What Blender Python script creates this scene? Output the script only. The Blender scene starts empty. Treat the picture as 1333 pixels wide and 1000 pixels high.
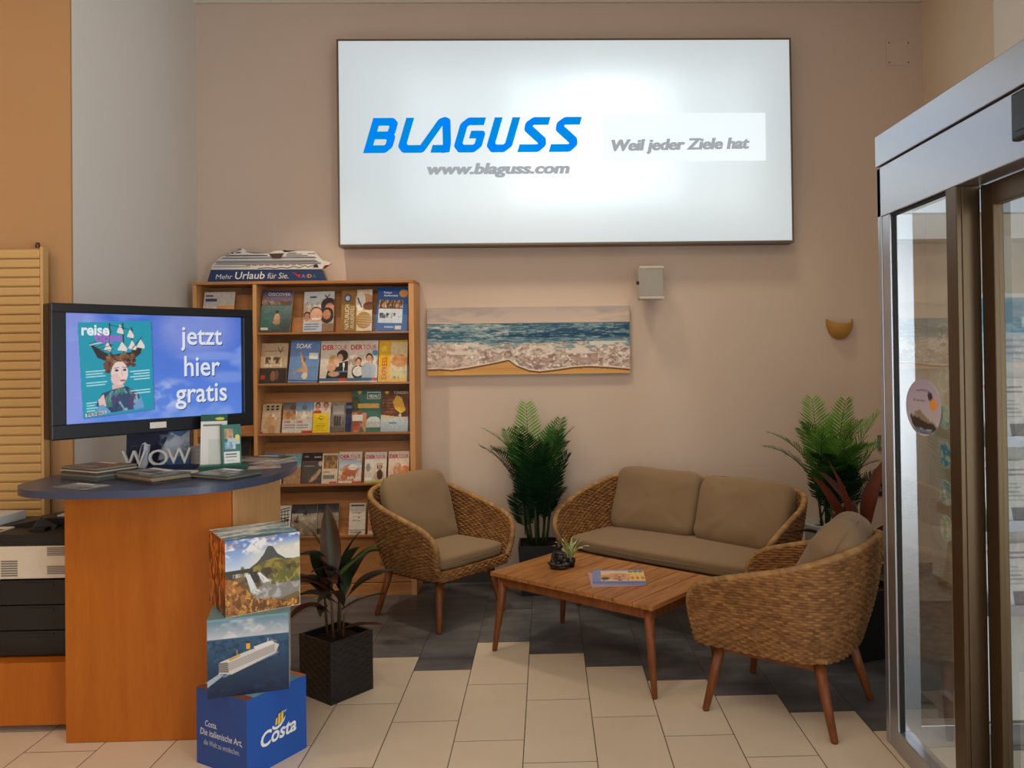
import bpy, bmesh, math, random
import numpy as np
from mathutils import Vector, Matrix, noise as mnoise

random.seed(7)
scene = bpy.context.scene
COL = scene.collection
PI = math.pi
R_ = math.radians

# ------------------------------------------------------------------ colour
def lin(c):
    c = np.asarray(c, float)
    return np.where(c <= 0.04045, c / 12.92, ((c + 0.055) / 1.055) ** 2.4)
def rgb(r, g, b):
    return tuple(float(v) for v in lin(np.array([r, g, b]) / 255.0))

# ------------------------------------------------------------------ materials
class NT:
    def __init__(s, name):
        s.m = bpy.data.materials.new(name); s.m.use_nodes = True
        s.t = s.m.node_tree; s.n = s.t.nodes; s.n.clear()
        s.out = s.n.new('ShaderNodeOutputMaterial')
    def add(s, typ, **kw):
        n = s.n.new(typ)
        for k, v in kw.items():
            if k.startswith('i_'):
                key = k[2:].replace('_', ' ')
                n.inputs[key].default_value = v
            else: setattr(n, k, v)
        return n
    def link(s, a, b): s.t.links.new(a, b)
    def math(s, op, a, b=None, clamp=False):
        n = s.n.new('ShaderNodeMath'); n.operation = op; n.use_clamp = clamp
        for i, v in enumerate((a, b)):
            if v is None: continue
            if isinstance(v, (int, float)): n.inputs[i].default_value = v
            else: s.link(v, n.inputs[i])
        return n.outputs[0]
    def mix(s, f, a, b):
        n = s.n.new('ShaderNodeMix'); n.data_type = 'RGBA'
        for i, v in ((0, f), (6, a), (7, b)):
            if isinstance(v, (int, float)): n.inputs[i].default_value = v
            elif isinstance(v, tuple): n.inputs[i].default_value = (*v[:3], 1)
            else: s.link(v, n.inputs[i])
        return n.outputs[2]
    def noise(s, scale, detail=3, vec=None, rough=0.5):
        n = s.add('ShaderNodeTexNoise'); n.inputs['Scale'].default_value = scale
        n.inputs['Detail'].default_value = detail; n.inputs['Roughness'].default_value = rough
        if vec is not None: s.link(vec, n.inputs['Vector'])
        return n.outputs['Fac']
    def ramp(s, f, p0, p1):
        n = s.n.new('ShaderNodeMapRange'); n.clamp = True
        n.inputs[1].default_value = p0; n.inputs[2].default_value = p1
        s.link(f, n.inputs[0]); return n.outputs[0]
    def coords(s, scale=(1, 1, 1), kind='Object'):
        c = s.n.new('ShaderNodeTexCoord'); m = s.n.new('ShaderNodeMapping')
        m.inputs['Scale'].default_value = scale; s.link(c.outputs[kind], m.inputs['Vector'])
        return m.outputs[0]
    def bump(s, h, strength=0.2, dist=0.01):
        b = s.n.new('ShaderNodeBump'); b.inputs['Strength'].default_value = strength
        b.inputs['Distance'].default_value = dist; s.link(h, b.inputs['Height']); return b.outputs[0]
    def bsdf(s, color=None, rough=0.5, metal=0.0, spec=0.5, normal=None, **kw):
        p = s.add('ShaderNodeBsdfPrincipled')
        if isinstance(color, tuple): p.inputs['Base Color'].default_value = (*color[:3], 1)
        elif color is not None: s.link(color, p.inputs['Base Color'])
        if isinstance(rough, (int, float)): p.inputs['Roughness'].default_value = rough
        else: s.link(rough, p.inputs['Roughness'])
        p.inputs['Metallic'].default_value = metal
        p.inputs['Specular IOR Level'].default_value = spec
        if normal is not None: s.link(normal, p.inputs['Normal'])
        for k, v in kw.items(): p.inputs[k].default_value = v
        s.link(p.outputs[0], s.out.inputs[0]); return p

MAT = {}
def plain(name, c, rough=0.5, metal=0.0, spec=0.5, var=0.06, nscale=40, bump=0.0):
    t = NT(name); v = t.coords()
    f = t.noise(nscale, 4, v)
    col = t.mix(f, tuple(x * (1 - var) for x in c), tuple(min(1, x * (1 + var)) for x in c))
    nrm = t.bump(f, bump, 0.004) if bump else None
    t.bsdf(col, rough, metal, spec, nrm); MAT[name] = t.m; return t.m

def wood(name, c1, c2, scale=6, axis='x', rough=0.45):
    t = NT(name)
    sc = {'x': (1, 9, 9), 'y': (9, 1, 9), 'z': (9, 9, 1)}[axis]
    v = t.coords(tuple(x * scale / 6 for x in sc))
    n1 = t.noise(3.2, 5, v, 0.62); n2 = t.noise(22, 3, v, 0.6)
    f = t.math('ADD', t.math('MULTIPLY', n1, 0.75), t.math('MULTIPLY', n2, 0.25))
    col = t.mix(t.ramp(f, 0.34, 0.66), c1, c2)
    t.bsdf(col, rough, 0, 0.4, t.bump(n2, 0.06, 0.002)); MAT[name] = t.m; return t.m

def wallpaint(name, c, var=0.035):
    t = NT(name); v = t.coords()
    n1 = t.noise(1.3, 4, v); n2 = t.noise(160, 2, v)
    col = t.mix(n1, tuple(x * (1 - var) for x in c), tuple(x * (1 + var) for x in c))
    t.bsdf(col, 0.85, 0, 0.2, t.bump(n2, 0.12, 0.002)); MAT[name] = t.m; return t.m

wallpaint('paint_back', rgb(220, 199, 182))
wallpaint('paint_white', rgb(232, 230, 226))
wallpaint('paint_warm_lit', rgb(190, 148, 104))  # warm lamp light is put into this wall colour
wallpaint('paint_right', rgb(244, 226, 200))
wallpaint('paint_cream', rgb(250, 246, 238))
wallpaint('paint_ceiling', rgb(225, 215, 200))
plain('skirting', rgb(70, 64, 58), 0.5)
wood('beech_lit_side', rgb(222, 166, 108), rgb(236, 184, 126), 4, 'z')  # counter sides: pale beech with daylight from the right put into its colour
wood('beech', rgb(206, 146, 88), rgb(220, 166, 108), 5, 'z')
wood('beech_shelf', rgb(172, 112, 62), rgb(196, 138, 84), 5, 'x')
wood('beech_desk', rgb(168, 88, 16), rgb(182, 102, 24), 3.5, 'z', 0.38)
wood('acacia', rgb(98, 50, 20), rgb(142, 80, 36), 7, 'z', 0.42)
wood('acacia_top', rgb(132, 82, 40), rgb(190, 130, 72), 7, 'y', 0.45)
plain('counter_blue', rgb(62, 72, 98), 0.32, 0, 0.5, 0.05, 300)
plain('black_plastic', rgb(20, 20, 22), 0.38)
plain('tv_black', rgb(18, 18, 22), 0.3)
plain('printer_black', rgb(26, 24, 24), 0.5)
plain('printer_cream', rgb(214, 200, 176), 0.5)
plain('vent_grey', rgb(120, 112, 104), 0.6)
plain('radiator_cream', rgb(210, 172, 112), 0.4, 0, 0.5, 0.02)
plain('paper_white', rgb(225, 222, 215), 0.55, 0, 0.4, 0.03)
plain('green_card', rgb(18, 84, 66), 0.4)
plain('navy_card', rgb(22, 36, 72), 0.4)
plain('alu', rgb(188, 190, 196), 0.3, 0.85, 0.5, 0.03, 60)
plain('alu_dark', rgb(98, 80, 60), 0.36, 0.8, 0.5, 0.03, 60)
plain('gasket', rgb(16, 15, 14), 0.6)
plain('box_metal', rgb(120, 104, 88), 0.4, 0.5)
plain('speaker_case', rgb(206, 200, 190), 0.5)
plain('planter_black', rgb(20, 18, 18), 0.38, 0, 0.5)
plain('planter_white', rgb(205, 205, 202), 0.45)
plain('soil', rgb(46, 34, 26), 0.95, 0, 0.1, 0.35, 90, 0.6)
plain('stem_brown', rgb(88, 66, 44), 0.7, 0, 0.3, 0.25, 50)
plain('palm_stem', rgb(52, 66, 34), 0.6, 0, 0.3, 0.2, 50)
plain('bronze_black', rgb(22, 18, 16), 0.35, 0, 0.6)
plain('cardboard_edge', rgb(168, 150, 124), 0.8)
plain('foot_dark', rgb(30, 26, 24), 0.6)

def fabric(name, c):
    t = NT(name); v = t.coords()
    w1 = t.add('ShaderNodeTexWave'); w1.bands_direction = 'X'; w1.inputs['Scale'].default_value = 190
    w2 = t.add('ShaderNodeTexWave'); w2.bands_direction = 'Z'; w2.inputs['Scale'].default_value = 190
    for w in (w1, w2): t.link(v, w.inputs['Vector']); w.inputs['Distortion'].default_value = 1.5
    h = t.math('ADD', w1.outputs['Fac'], w2.outputs['Fac'])
    f = t.noise(260, 2, v)
    col = t.mix(f, tuple(x * 0.86 for x in c), tuple(x * 1.12 for x in c))
    p = t.bsdf(col, 0.9, 0, 0.15, t.bump(h, 0.15, 0.0015)); p.inputs['Sheen Weight'].default_value = 0.15
    MAT[name] = t.m
fabric('cushion_taupe', rgb(140, 116, 88))

def leafmat(name, attr=True, rough=0.42):
    t = NT(name); a = t.add('ShaderNodeAttribute'); a.attribute_name = 'Col'
    d = t.add('ShaderNodeBsdfPrincipled'); d.inputs['Roughness'].default_value = rough
    d.inputs['Specular IOR Level'].default_value = 0.35
    tr = t.add('ShaderNodeBsdfTranslucent'); mx = t.add('ShaderNodeMixShader'); mx.inputs[0].default_value = 0.22
    t.link(a.outputs['Color'], d.inputs['Base Color']); t.link(a.outputs['Color'], tr.inputs['Color'])
    t.link(d.outputs[0], mx.inputs[1]); t.link(tr.outputs[0], mx.inputs[2]); t.link(mx.outputs[0], t.out.inputs[0])
    MAT[name] = t.m
leafmat('leaf')

def colmat(name, rough=0.4, spec=0.4, bump=0, nscale=200):
    t = NT(name); a = t.add('ShaderNodeAttribute'); a.attribute_name = 'Col'
    n = t.noise(nscale, 2, t.coords())
    c = t.mix(t.math('MULTIPLY', n, 0.12), a.outputs['Color'], (0.5, 0.5, 0.5))
    if not bump: c = a.outputs['Color']
    t.bsdf(c, rough, 0, spec, t.bump(n, bump, 0.001) if bump else None); MAT[name] = t.m
colmat('print', 0.38, 0.4)
colmat('canvas_print', 0.75, 0.2)
colmat('wicker', 0.62, 0.3)

def screenmat():
    t = NT('screen'); a = t.add('ShaderNodeAttribute'); a.attribute_name = 'Col'
    e = t.add('ShaderNodeEmission'); t.link(a.outputs['Color'], e.inputs['Color']); e.inputs['Strength'].default_value = 0.82
    g = t.add('ShaderNodeBsdfPrincipled'); g.inputs['Base Color'].default_value = (0.004, 0.004, 0.005, 1); g.inputs['Roughness'].default_value = 0.28
    s = t.add('ShaderNodeAddShader'); t.link(e.outputs[0], s.inputs[0]); t.link(g.outputs[0], s.inputs[1]); t.link(s.outputs[0], t.out.inputs[0])
    MAT['screen'] = t.m
screenmat()

def emis(name, c, st, base=None, trans=0.0):
    t = NT(name)
    e = t.add('ShaderNodeEmission'); e.inputs['Color'].default_value = (*c, 1); e.inputs['Strength'].default_value = st
    sh = e.outputs[0]
    if base:
        d = t.add('ShaderNodeBsdfDiffuse'); d.inputs['Color'].default_value = (*base, 1)
        tr = t.add('ShaderNodeBsdfTranslucent'); tr.inputs['Color'].default_value = (*base, 1)
        m = t.add('ShaderNodeMixShader'); m.inputs[0].default_value = trans
        t.link(d.outputs[0], m.inputs[1]); t.link(tr.outputs[0], m.inputs[2])
        s = t.add('ShaderNodeAddShader'); t.link(sh, s.inputs[0]); t.link(m.outputs[0], s.inputs[1]); sh = s.outputs[0]
    t.link(sh, t.out.inputs[0]); MAT[name] = t.m
emis('sign_panel', (0.90, 0.965, 1.0), 0.31, (0.66, 0.69, 0.70), 0.72)
emis('sign_patch', (0.90, 0.97, 1.0), 0.50, (0.6, 0.62, 0.63), 0.6)
emis('sign_blue', rgb(0, 140, 222), 0.8, rgb(0, 90, 170), 0.1)
emis('sign_grey', rgb(160, 164, 168), 0.85, rgb(120, 124, 128), 0.1)

def glass(name, ior=1.6, tint=(0.95, 0.97, 0.96), rough=0.0, boost=1.0):
    t = NT(name)
    f = t.add('ShaderNodeFresnel'); f.inputs['IOR'].default_value = ior
    tr = t.add('ShaderNodeBsdfTransparent'); tr.inputs['Color'].default_value = (*tint, 1)
    g = t.add('ShaderNodeBsdfGlossy'); g.inputs['Roughness'].default_value = rough; g.inputs['Color'].default_value = (1, 1, 1, 1)
    # the pane is a slab: only its outward faces mirror
    geo = t.add('ShaderNodeNewGeometry')
    fac = t.math('MULTIPLY', t.math('MULTIPLY', f.outputs[0], boost), t.math('SUBTRACT', 1.0, geo.outputs['Backfacing']), True)
    m = t.add('ShaderNodeMixShader'); t.link(fac, m.inputs[0]); t.link(tr.outputs[0], m.inputs[1]); t.link(g.outputs[0], m.inputs[2])
    t.link(m.outputs[0], t.out.inputs[0]); MAT[name] = t.m
glass('door_glass', 1.75, (0.93, 0.95, 0.93), 0.0, 1.7)
glass('acrylic', 1.45, (0.97, 0.97, 0.97), 0.05, 0.9)

# ------------------------------------------------------------------ mesh builder
class MB:
    def __init__(s):
        s.v = []; s.f = []; s.m = []; s.c = []; s.n = 0; s.mats = []; s.sm = []
    def mi(s, mat):
        if mat not in s.mats: s.mats.append(mat)
        return s.mats.index(mat)
    def add(s, verts, faces, mat, M=None, col=(1, 1, 1), smooth=False):
        verts = np.asarray(verts, float).reshape(-1, 3)
        if M is not None:
            A = np.array(M); verts = verts @ A[:3, :3].T + A[:3, 3]
        s.v.append(verts); b = s.n; s.n += len(verts)
        col = np.asarray(col, float)
        if col.ndim == 1: col = np.tile(col, (len(verts), 1))
        s.c.append(col); k = s.mi(mat)
        for f in faces:
            s.f.append(tuple(b + i for i in f))
        s.m += [k] * len(faces); s.sm += [smooth] * len(faces)
        return s
    def box(s, x0, x1, y0, y1, z0, z1, mat, M=None, bev=0.0, col=(1, 1, 1)):
        if bev <= 0:
            v = [(x, y, z) for z in (z0, z1) for y in (y0, y1) for x in (x0, x1)]
            f = [(0, 2, 3, 1), (4, 5, 7, 6), (0, 1, 5, 4), (2, 6, 7, 3), (0, 4, 6, 2), (1, 3, 7, 5)]
            return s.add(v, f, mat, M, col)
        bm = bmesh.new(); bmesh.ops.create_cube(bm, size=1)
        for q in bm.verts:
            q.co = Vector(((x0 + x1) / 2 + q.co.x * (x1 - x0), (y0 + y1) / 2 + q.co.y * (y1 - y0), (z0 + z1) / 2 + q.co.z * (z1 - z0)))
        bmesh.ops.bevel(bm, geom=list(bm.edges), offset=bev, segments=2, profile=0.6, affect='EDGES')
        return s.bm(bm, mat, M, col)
    def bm(s, bm, mat, M=None, col=(1, 1, 1), smooth=False):
        bm.verts.index_update()
        s.add([q.co[:] for q in bm.verts], [[q.index for q in f.verts] for f in bm.faces], mat, M, col, smooth)
        bm.free(); return s
    def tube(s, pts, rad, mat, seg=8, M=None, col=(1, 1, 1), cap=True, squash=None):
        P = [Vector(p) for p in pts]; n = len(P)
        if isinstance(rad, (int, float)): rad = [rad] * n
        V = []; F = []; up = None
        for i, p in enumerate(P):
            d = (P[min(i + 1, n - 1)] - P[max(i - 1, 0)]).normalized()
            if up is None: up = Vector((0, 0, 1)) if abs(d.z) < 0.9 else Vector((1, 0, 0))
            a = d.cross(up).normalized(); b = a.cross(d).normalized(); up = b
            for k in range(seg):
                t = 2 * PI * k / seg
                V.append(p + (a * math.cos(t) + b * math.sin(t)) * rad[i])
        for i in range(n - 1):
            for k in range(seg):
                k2 = (k + 1) % seg
                F.append((i * seg + k, i * seg + k2, (i + 1) * seg + k2, (i + 1) * seg + k))
        if cap:
            F.append(tuple(range(seg))[::-1]); F.append(tuple((n - 1) * seg + k for k in range(seg)))
        return s.add([q[:] for q in V], F, mat, M, col, True)
    def lathe(s, prof, mat, seg=24, M=None, col=(1, 1, 1), a0=0, a1=2 * PI):
        full = abs(a1 - a0 - 2 * PI) < 1e-6; n = len(prof); V = []; F = []
        ns = seg if full else seg + 1
        for k in range(ns):
            t = a0 + (a1 - a0) * k / seg
            for r, z in prof: V.append((r * math.cos(t), r * math.sin(t), z))
        for k in range(seg):
            k2 = (k + 1) % ns
            for i in range(n - 1): F.append((k * n + i, k2 * n + i, k2 * n + i + 1, k * n + i + 1))
        return s.add(V, F, mat, M, col, True)
    def grid(s, P, mat, M=None, col=(1, 1, 1), smooth=True, wrap=False):
        P = np.asarray(P, float); a, b = P.shape[:2]; F = []
        for i in range(a if wrap else a - 1):
            i2 = (i + 1) % a
            for j in range(b - 1): F.append((i * b + j, i2 * b + j, i2 * b + j + 1, i * b + j + 1))
        c = np.asarray(col, float)
        if c.ndim == 3: c = c.reshape(-1, 3)
        return s.add(P.reshape(-1, 3), F, mat, M, c, smooth)
    def prism(s, poly, y0, y1, mat, M=None, col=(1, 1, 1)):
        # outline in (x, z), extruded along y
        bm = bmesh.new(); n = len(poly)
        a = [bm.verts.new((p[0], y0, p[1])) for p in poly]; b = [bm.verts.new((p[0], y1, p[1])) for p in poly]
        bm.faces.new(a); bm.faces.new(b[::-1])
        for i in range(n): bm.faces.new((a[i], b[i], b[(i + 1) % n], a[(i + 1) % n]))
        bmesh.ops.triangulate(bm, faces=[f for f in bm.faces if len(f.verts) > 4])
        bmesh.ops.recalc_face_normals(bm, faces=list(bm.faces))
        return s.bm(bm, mat, M, col)
    def art(s, A, w, h, mat, M=None):
        # picture in the xz plane facing -y, origin at its lower left corner
        H, W = A.shape[:2]
        xs = np.linspace(0, w, W); zs = np.linspace(h, 0, H)
        P = np.zeros((H, W, 3)); P[..., 0] = xs[None, :]; P[..., 2] = zs[:, None]
        return s.grid(P, mat, M, lin(np.clip(A, 0, 1)), False)
    def text(s, body, x0, z0, x1, z1, mat, M=None, col=(1, 1, 1), y=-0.0008, bold=0.0, shear=0.0, depth=0.0, keep=False, rot=0.0):
        v, f = glyphs(body, bold, shear, depth)
        v = v.copy(); lo = v.min(0); hi = v.max(0)
        sx = (x1 - x0) / (hi[0] - lo[0]); sy = (z1 - z0) / (hi[1] - lo[1])
        if keep: sx = sy = min(sx, sy)
        X = (v[:, 0] - lo[0]) * sx; Z = (v[:, 1] - lo[1]) * sy
        if rot: X, Z = X * math.cos(rot) - Z * math.sin(rot), X * math.sin(rot) + Z * math.cos(rot)
        Q = np.stack([x0 + X, y - v[:, 2], z0 + Z], 1)
        return s.add(Q, f, mat, M, col)
    def build(s, name, parent=None, smooth=None, autos=False):
        me = bpy.data.meshes.new(name)
        V = np.concatenate(s.v); me.from_pydata(V.tolist(), [], s.f)
        for k in s.mats: me.materials.append(MAT[k])
        me.polygons.foreach_set('material_index', s.m)
        me.polygons.foreach_set('use_smooth', s.sm if smooth is None else [smooth] * len(s.f))
        ca = me.color_attributes.new('Col', 'FLOAT_COLOR', 'POINT')
        C = np.ones((len(V), 4)); C[:, :3] = np.concatenate(s.c); ca.data.foreach_set('color', C.ravel())
        me.update()
        o = bpy.data.objects.new(name, me); COL.objects.link(o)
        if parent is not None: o.parent = parent
        return o

_gl = {}
def glyphs(body, bold=0.0, shear=0.0, depth=0.0):
    k = (body, bold, shear, depth)
    if k not in _gl:
        c = bpy.data.curves.new('t', 'FONT'); c.body = body; c.offset = bold; c.shear = shear; c.extrude = depth; c.resolution_u = 3
        c.size = 1.0; c.fill_mode = 'FRONT' if depth == 0 else 'BOTH'
        o = bpy.data.objects.new('t', c); COL.objects.link(o)
        dg = bpy.context.evaluated_depsgraph_get(); dg.update()
        me = bpy.data.meshes.new_from_object(o.evaluated_get(dg))
        v = np.array([q.co[:] for q in me.vertices]); f = [tuple(p.vertices) for p in me.polygons]
        bpy.data.objects.remove(o); bpy.data.meshes.remove(me); bpy.data.curves.remove(c)
        _gl[k] = (v, f)
    return _gl[k]

def T(x=0, y=0, z=0, rz=0, rx=0, ry=0):
    return Matrix.Translation((x, y, z)) @ Matrix.Rotation(rz, 4, 'Z') @ Matrix.Rotation(ry, 4, 'Y') @ Matrix.Rotation(rx, 4, 'X')

def tag(o, label, cat, group=None, kind=None):
    o['label'] = label; o['category'] = cat
    if group: o['group'] = group
    if kind: o['kind'] = kind
    return o
def thing(name, label, cat, loc=(0, 0, 0), rz=0, group=None):
    o = bpy.data.objects.new(name, None); COL.objects.link(o); o.empty_display_size = 0.05
    o.location = loc; o.rotation_euler = (0, 0, rz); return tag(o, label, cat, group)
def struct(o, label=None, cat=None):
    o['kind'] = 'structure'
    if label: o['label'] = label; o['category'] = cat
    return o
def copy_thing(root, loc, rz, label, group=None):
    r = root.copy(); COL.objects.link(r); r.location = loc; r.rotation_euler = (0, 0, rz); r['label'] = label
    if group: r['group'] = group
    for ch in list(root.children):
        c = ch.copy(); COL.objects.link(c); c.parent = r
        for g in ch.children:
            d = g.copy(); COL.objects.link(d); d.parent = c
    return r

# ------------------------------------------------------------------ picture painter
class Art:
    def __init__(s, w, h, c=(255, 255, 255)):
        s.w, s.h = w, h; s.a = np.ones((h, w, 3)) * np.array(c) / 255.0
        s.Y, s.X = np.mgrid[0:h, 0:w]; s.X = s.X / (w - 1.0); s.Y = s.Y / (h - 1.0)
    def put(s, mask, c):
        c = np.asarray(c, float) / 255.0; m = np.clip(mask, 0, 1)[..., None]
        s.a = s.a * (1 - m) + c * m; return s
    def rect(s, x0, y0, x1, y1, c, al=1.0): return s.put(((s.X >= x0) & (s.X <= x1) & (s.Y >= y0) & (s.Y <= y1)) * al, c)
    def grad(s, y0, y1, c0, c1, x0=0, x1=1):
        t = np.clip((s.Y - y0) / (y1 - y0), 0, 1)[..., None]
        c = np.array(c0) / 255 * (1 - t) + np.array(c1) / 255 * t
        m = ((s.X >= x0) & (s.X <= x1) & (s.Y >= y0) & (s.Y <= y1))[..., None]
        s.a = np.where(m, c, s.a); return s
    def ell(s, cx, cy, rx, ry, c, al=1.0, soft=0.0):
        d = np.sqrt(((s.X - cx) / rx) ** 2 + ((s.Y - cy) / ry) ** 2)
        return s.put((d <= 1) * al if not soft else np.clip((1 + soft - d) / soft, 0, 1) * al, c)
    def inpoly(s, pts):
        n = len(pts); ins = np.zeros(s.X.shape, bool); j = n - 1
        for i in range(n):
            xi, yi = pts[i]; xj, yj = pts[j]
            cnd = ((yi > s.Y) != (yj > s.Y)) & (s.X < (xj - xi) * (s.Y - yi) / (yj - yi + 1e-12) + xi)
            ins ^= cnd; j = i
        return ins
    def poly(s, pts, c, al=1.0): return s.put(s.inpoly(pts) * al, c)
    def line(s, x0, y0, x1, y1, wd, c, al=1.0):
        asp = s.h / s.w; ax, ay = x1 - x0, (y1 - y0) * asp
        px, py = s.X - x0, (s.Y - y0) * asp
        t = np.clip((px * ax + py * ay) / (ax * ax + ay * ay + 1e-12), 0, 1)
        d = np.hypot(px - t * ax, py - t * ay); return s.put(np.clip((wd - d) * s.w + 0.5, 0, 1) * al, c)
    def fbm(s, seed, fx, fy, octv=4):
        rng = np.random.RandomState(seed); out = np.zeros(s.X.shape); amp = 1; tot = 0
        wx = np.sin(s.X * 17 + s.Y * 23 + seed) * .5 + np.sin(s.Y * 41 - s.X * 29 + seed * 2) * .5; wy = np.sin(s.X * 31 - s.Y * 13 + seed) * .5 + np.sin(s.X * 53 + s.Y * 37) * .5
        for o in range(octv):
            gx, gy = int(fx * 2 ** o) + 2, int(fy * 2 ** o) + 2; g = rng.rand(gy, gx)
            u = np.clip(s.X * (gx - 1.001) + wx * .35, 0, gx - 1.001); v = np.clip(s.Y * (gy - 1.001) + wy * .35, 0, gy - 1.001); i = u.astype(int); j = v.astype(int); a = u - i; b = v - j
            a = a * a * (3 - 2 * a); b = b * b * (3 - 2 * b)
            out += amp * (g[j, i] * (1 - a) * (1 - b) + g[j, i + 1] * a * (1 - b) + g[j + 1, i] * (1 - a) * b + g[j + 1, i + 1] * a * b)
            tot += amp; amp *= 0.55
        return out / tot
    def cloud(s, seed, fx, fy, lo, hi, c, al=1.0, mask=None, octv=4):
        m = np.clip((s.fbm(seed, fx, fy, octv) - lo) / (hi - lo), 0, 1) * al
        return s.put(m if mask is None else m * mask, c)
    def box(s, x0, y0, x1, y1): return ((s.X >= x0) & (s.X <= x1) & (s.Y >= y0) & (s.Y <= y1)).astype(float)
    def lines(s, x0, y0, x1, n, dy, th, c, al=0.8, seed=0):
        rng = random.Random(seed)
        for k in range(n):
            s.rect(x0, y0 + k * dy, x0 + (x1 - x0) * rng.uniform(0.65, 1), y0 + k * dy + th, c, al)
        return s
    def person(s, x, y, k, skin=(222, 170, 140), hair=(60, 40, 30), cloth=(240, 240, 240)):
        # head-and-shoulders figure, k = head half height
        r = s.h / s.w; kx = k * r
        s.ell(x, y + k * 3.4, kx * 2.1, k * 2.2, cloth); s.rect(x - kx * .35, y + k * .6, x + kx * .35, y + k * 1.6, skin)
        s.ell(x, y - k * .15, kx * 1.0, k * 1.18, hair); s.ell(x, y + k * .15, kx * .72, k * .92, skin)
        s.ell(x, y + k * .6, kx * .3, k * .1, (190, 90, 80))
        for d in (-1, 1): s.ell(x + d * kx * .3, y + k * .02, kx * .13, k * .09, (50, 35, 30))
        return s

# ------------------------------------------------------------------ camera
H_CAM, F_PX = 1.63, 1070.0
Rv = Vector((0.99956189, -0.02649193, -0.01319889)); Fv = Vector((0.02663091, 0.99959053, 0.0104671)); Uv = Rv.cross(Fv)
cam = bpy.data.cameras.new('camera'); co = bpy.data.objects.new('camera', cam); COL.objects.link(co)
co.matrix_world = Matrix(((Rv.x, Uv.x, -Fv.x, 0), (Rv.y, Uv.y, -Fv.y, 0), (Rv.z, Uv.z, -Fv.z, H_CAM), (0, 0, 0, 1)))
cam.sensor_width = 36; cam.lens = F_PX / 1333 * 36
cam.shift_x = (666.5 - 740.0) / 1333; cam.shift_y = (451.4 - 500.0) / 1333
cam.clip_start = 0.05
scene.camera = co

# ------------------------------------------------------------------ setting
YW = 5.97; ZC = 4.22
def floor_mat():
    t = NT('tiles'); c = t.n.new('ShaderNodeTexCoord'); s = t.n.new('ShaderNodeSeparateXYZ'); t.link(c.outputs['Object'], s.inputs[0])
    X, Y = s.outputs[0], s.outputs[1]
    u = t.math('DIVIDE', t.math('ADD', X, 0.116), 0.2985)
    k = t.math('FLOOR', u); fu = t.math('SUBTRACT', u, k)
    # staggered rows: one third of a tile per column
    base = t.math('SUBTRACT', 4.51, t.math('MULTIPLY', k, 0.2))
    w = t.math('DIVIDE', t.math('SUBTRACT', Y, base), 0.6)
    r = t.math('FLOOR', w); fv = t.math('SUBTRACT', w, r)
    eu = t.math('MULTIPLY', t.math('MINIMUM', fu, t.math('SUBTRACT', 1.0, fu)), 0.2985)
    ev = t.math('MULTIPLY', t.math('MINIMUM', fv, t.math('SUBTRACT', 1.0, fv)), 0.6)
    grout = t.math('LESS_THAN', t.math('MINIMUM', eu, ev), 0.0019)
    row0 = t.math('MULTIPLY', t.math('LESS_THAN', k, -1.5), -1.0)
    row0 = t.math('SUBTRACT', row0, t.math('LESS_THAN', k, -4.5))
    dark = t.math('GREATER_THAN', r, t.math('SUBTRACT', row0, 0.5))
    cb = t.n.new('ShaderNodeCombineXYZ'); t.link(k, cb.inputs[0]); t.link(r, cb.inputs[1])
    wn = t.n.new('ShaderNodeTexWhiteNoise'); wn.noise_dimensions = '3D'; t.link(cb.outputs[0], wn.inputs['Vector'])
    rnd = wn.outputs['Value']
    off = t.n.new('ShaderNodeVectorMath'); off.operation = 'MULTIPLY_ADD'
    t.link(cb.outputs[0], off.inputs[0]); off.inputs[1].default_value = (3.7, 5.1, 0); t.link(c.outputs['Object'], off.inputs[2])
    n1 = t.noise(4.5, 6, off.outputs[0], 0.6); n2 = t.noise(1.6, 3, off.outputs[0])
    mp = t.n.new('ShaderNodeMapping'); mp.inputs['Rotation'].default_value = (0, 0, 0.9); mp.inputs['Scale'].default_value = (1.5, 9, 1); t.link(off.outputs[0], mp.inputs['Vector'])
    n3 = t.noise(1.2, 4, mp.outputs[0], 0.6)
    lightc = t.mix(n1, rgb(214, 195, 172), rgb(228, 211, 188))
    lightc = t.mix(t.math('MULTIPLY', rnd, 0.25), lightc, rgb(206, 186, 162))
    f = t.math('ADD', t.math('MULTIPLY', n1, 0.5), t.math('MULTIPLY', n3, 0.5))
    darkc = t.mix(t.ramp(f, 0.32, 0.7), rgb(58, 60, 66), rgb(126, 124, 124))
    darkc = t.mix(t.math('MULTIPLY', rnd, 0.4), darkc, rgb(70, 70, 74))
    col = t.mix(dark, lightc, darkc); col = t.mix(grout, col, rgb(62, 52, 46))
    t.bsdf(col, t.math('ADD', 0.3, t.math('MULTIPLY', n1, 0.16)), 0, 0.45, t.bump(t.math('MULTIPLY', grout, -1.0), 0.4, 0.002))
    MAT['tiles'] = t.m
floor_mat()
def sbox(name, b, mat, bev=0):
    m = MB(); m.box(*b, mat, None, bev); o = m.build(name); struct(o); return o
sbox('floor', (-4.7, 4.2, -2.8, 6.12, -0.1, 0.0), 'tiles')
sbox('ceiling', (-4.7, 4.2, -2.8, 6.12, ZC, ZC + 0.1), 'paint_ceiling')
sbox('wall_back', (-2.65, 3.0, YW, YW + 0.15, 0, ZC), 'paint_back')
sbox('wall_left', (-2.66, -2.5, 4.415, YW, 0, ZC), 'paint_white')
sbox('wall_left_front', (-4.7, -2.5, 4.40, 4.415, 0, ZC), 'paint_warm_lit')
sbox('wall_far_left', (-4.7, -4.6, -2.8, 4.40, 0, ZC), 'paint_warm_lit')
sbox('wall_right', (2.80, 2.95, 4.90, YW, 0, ZC), 'paint_right')
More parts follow.
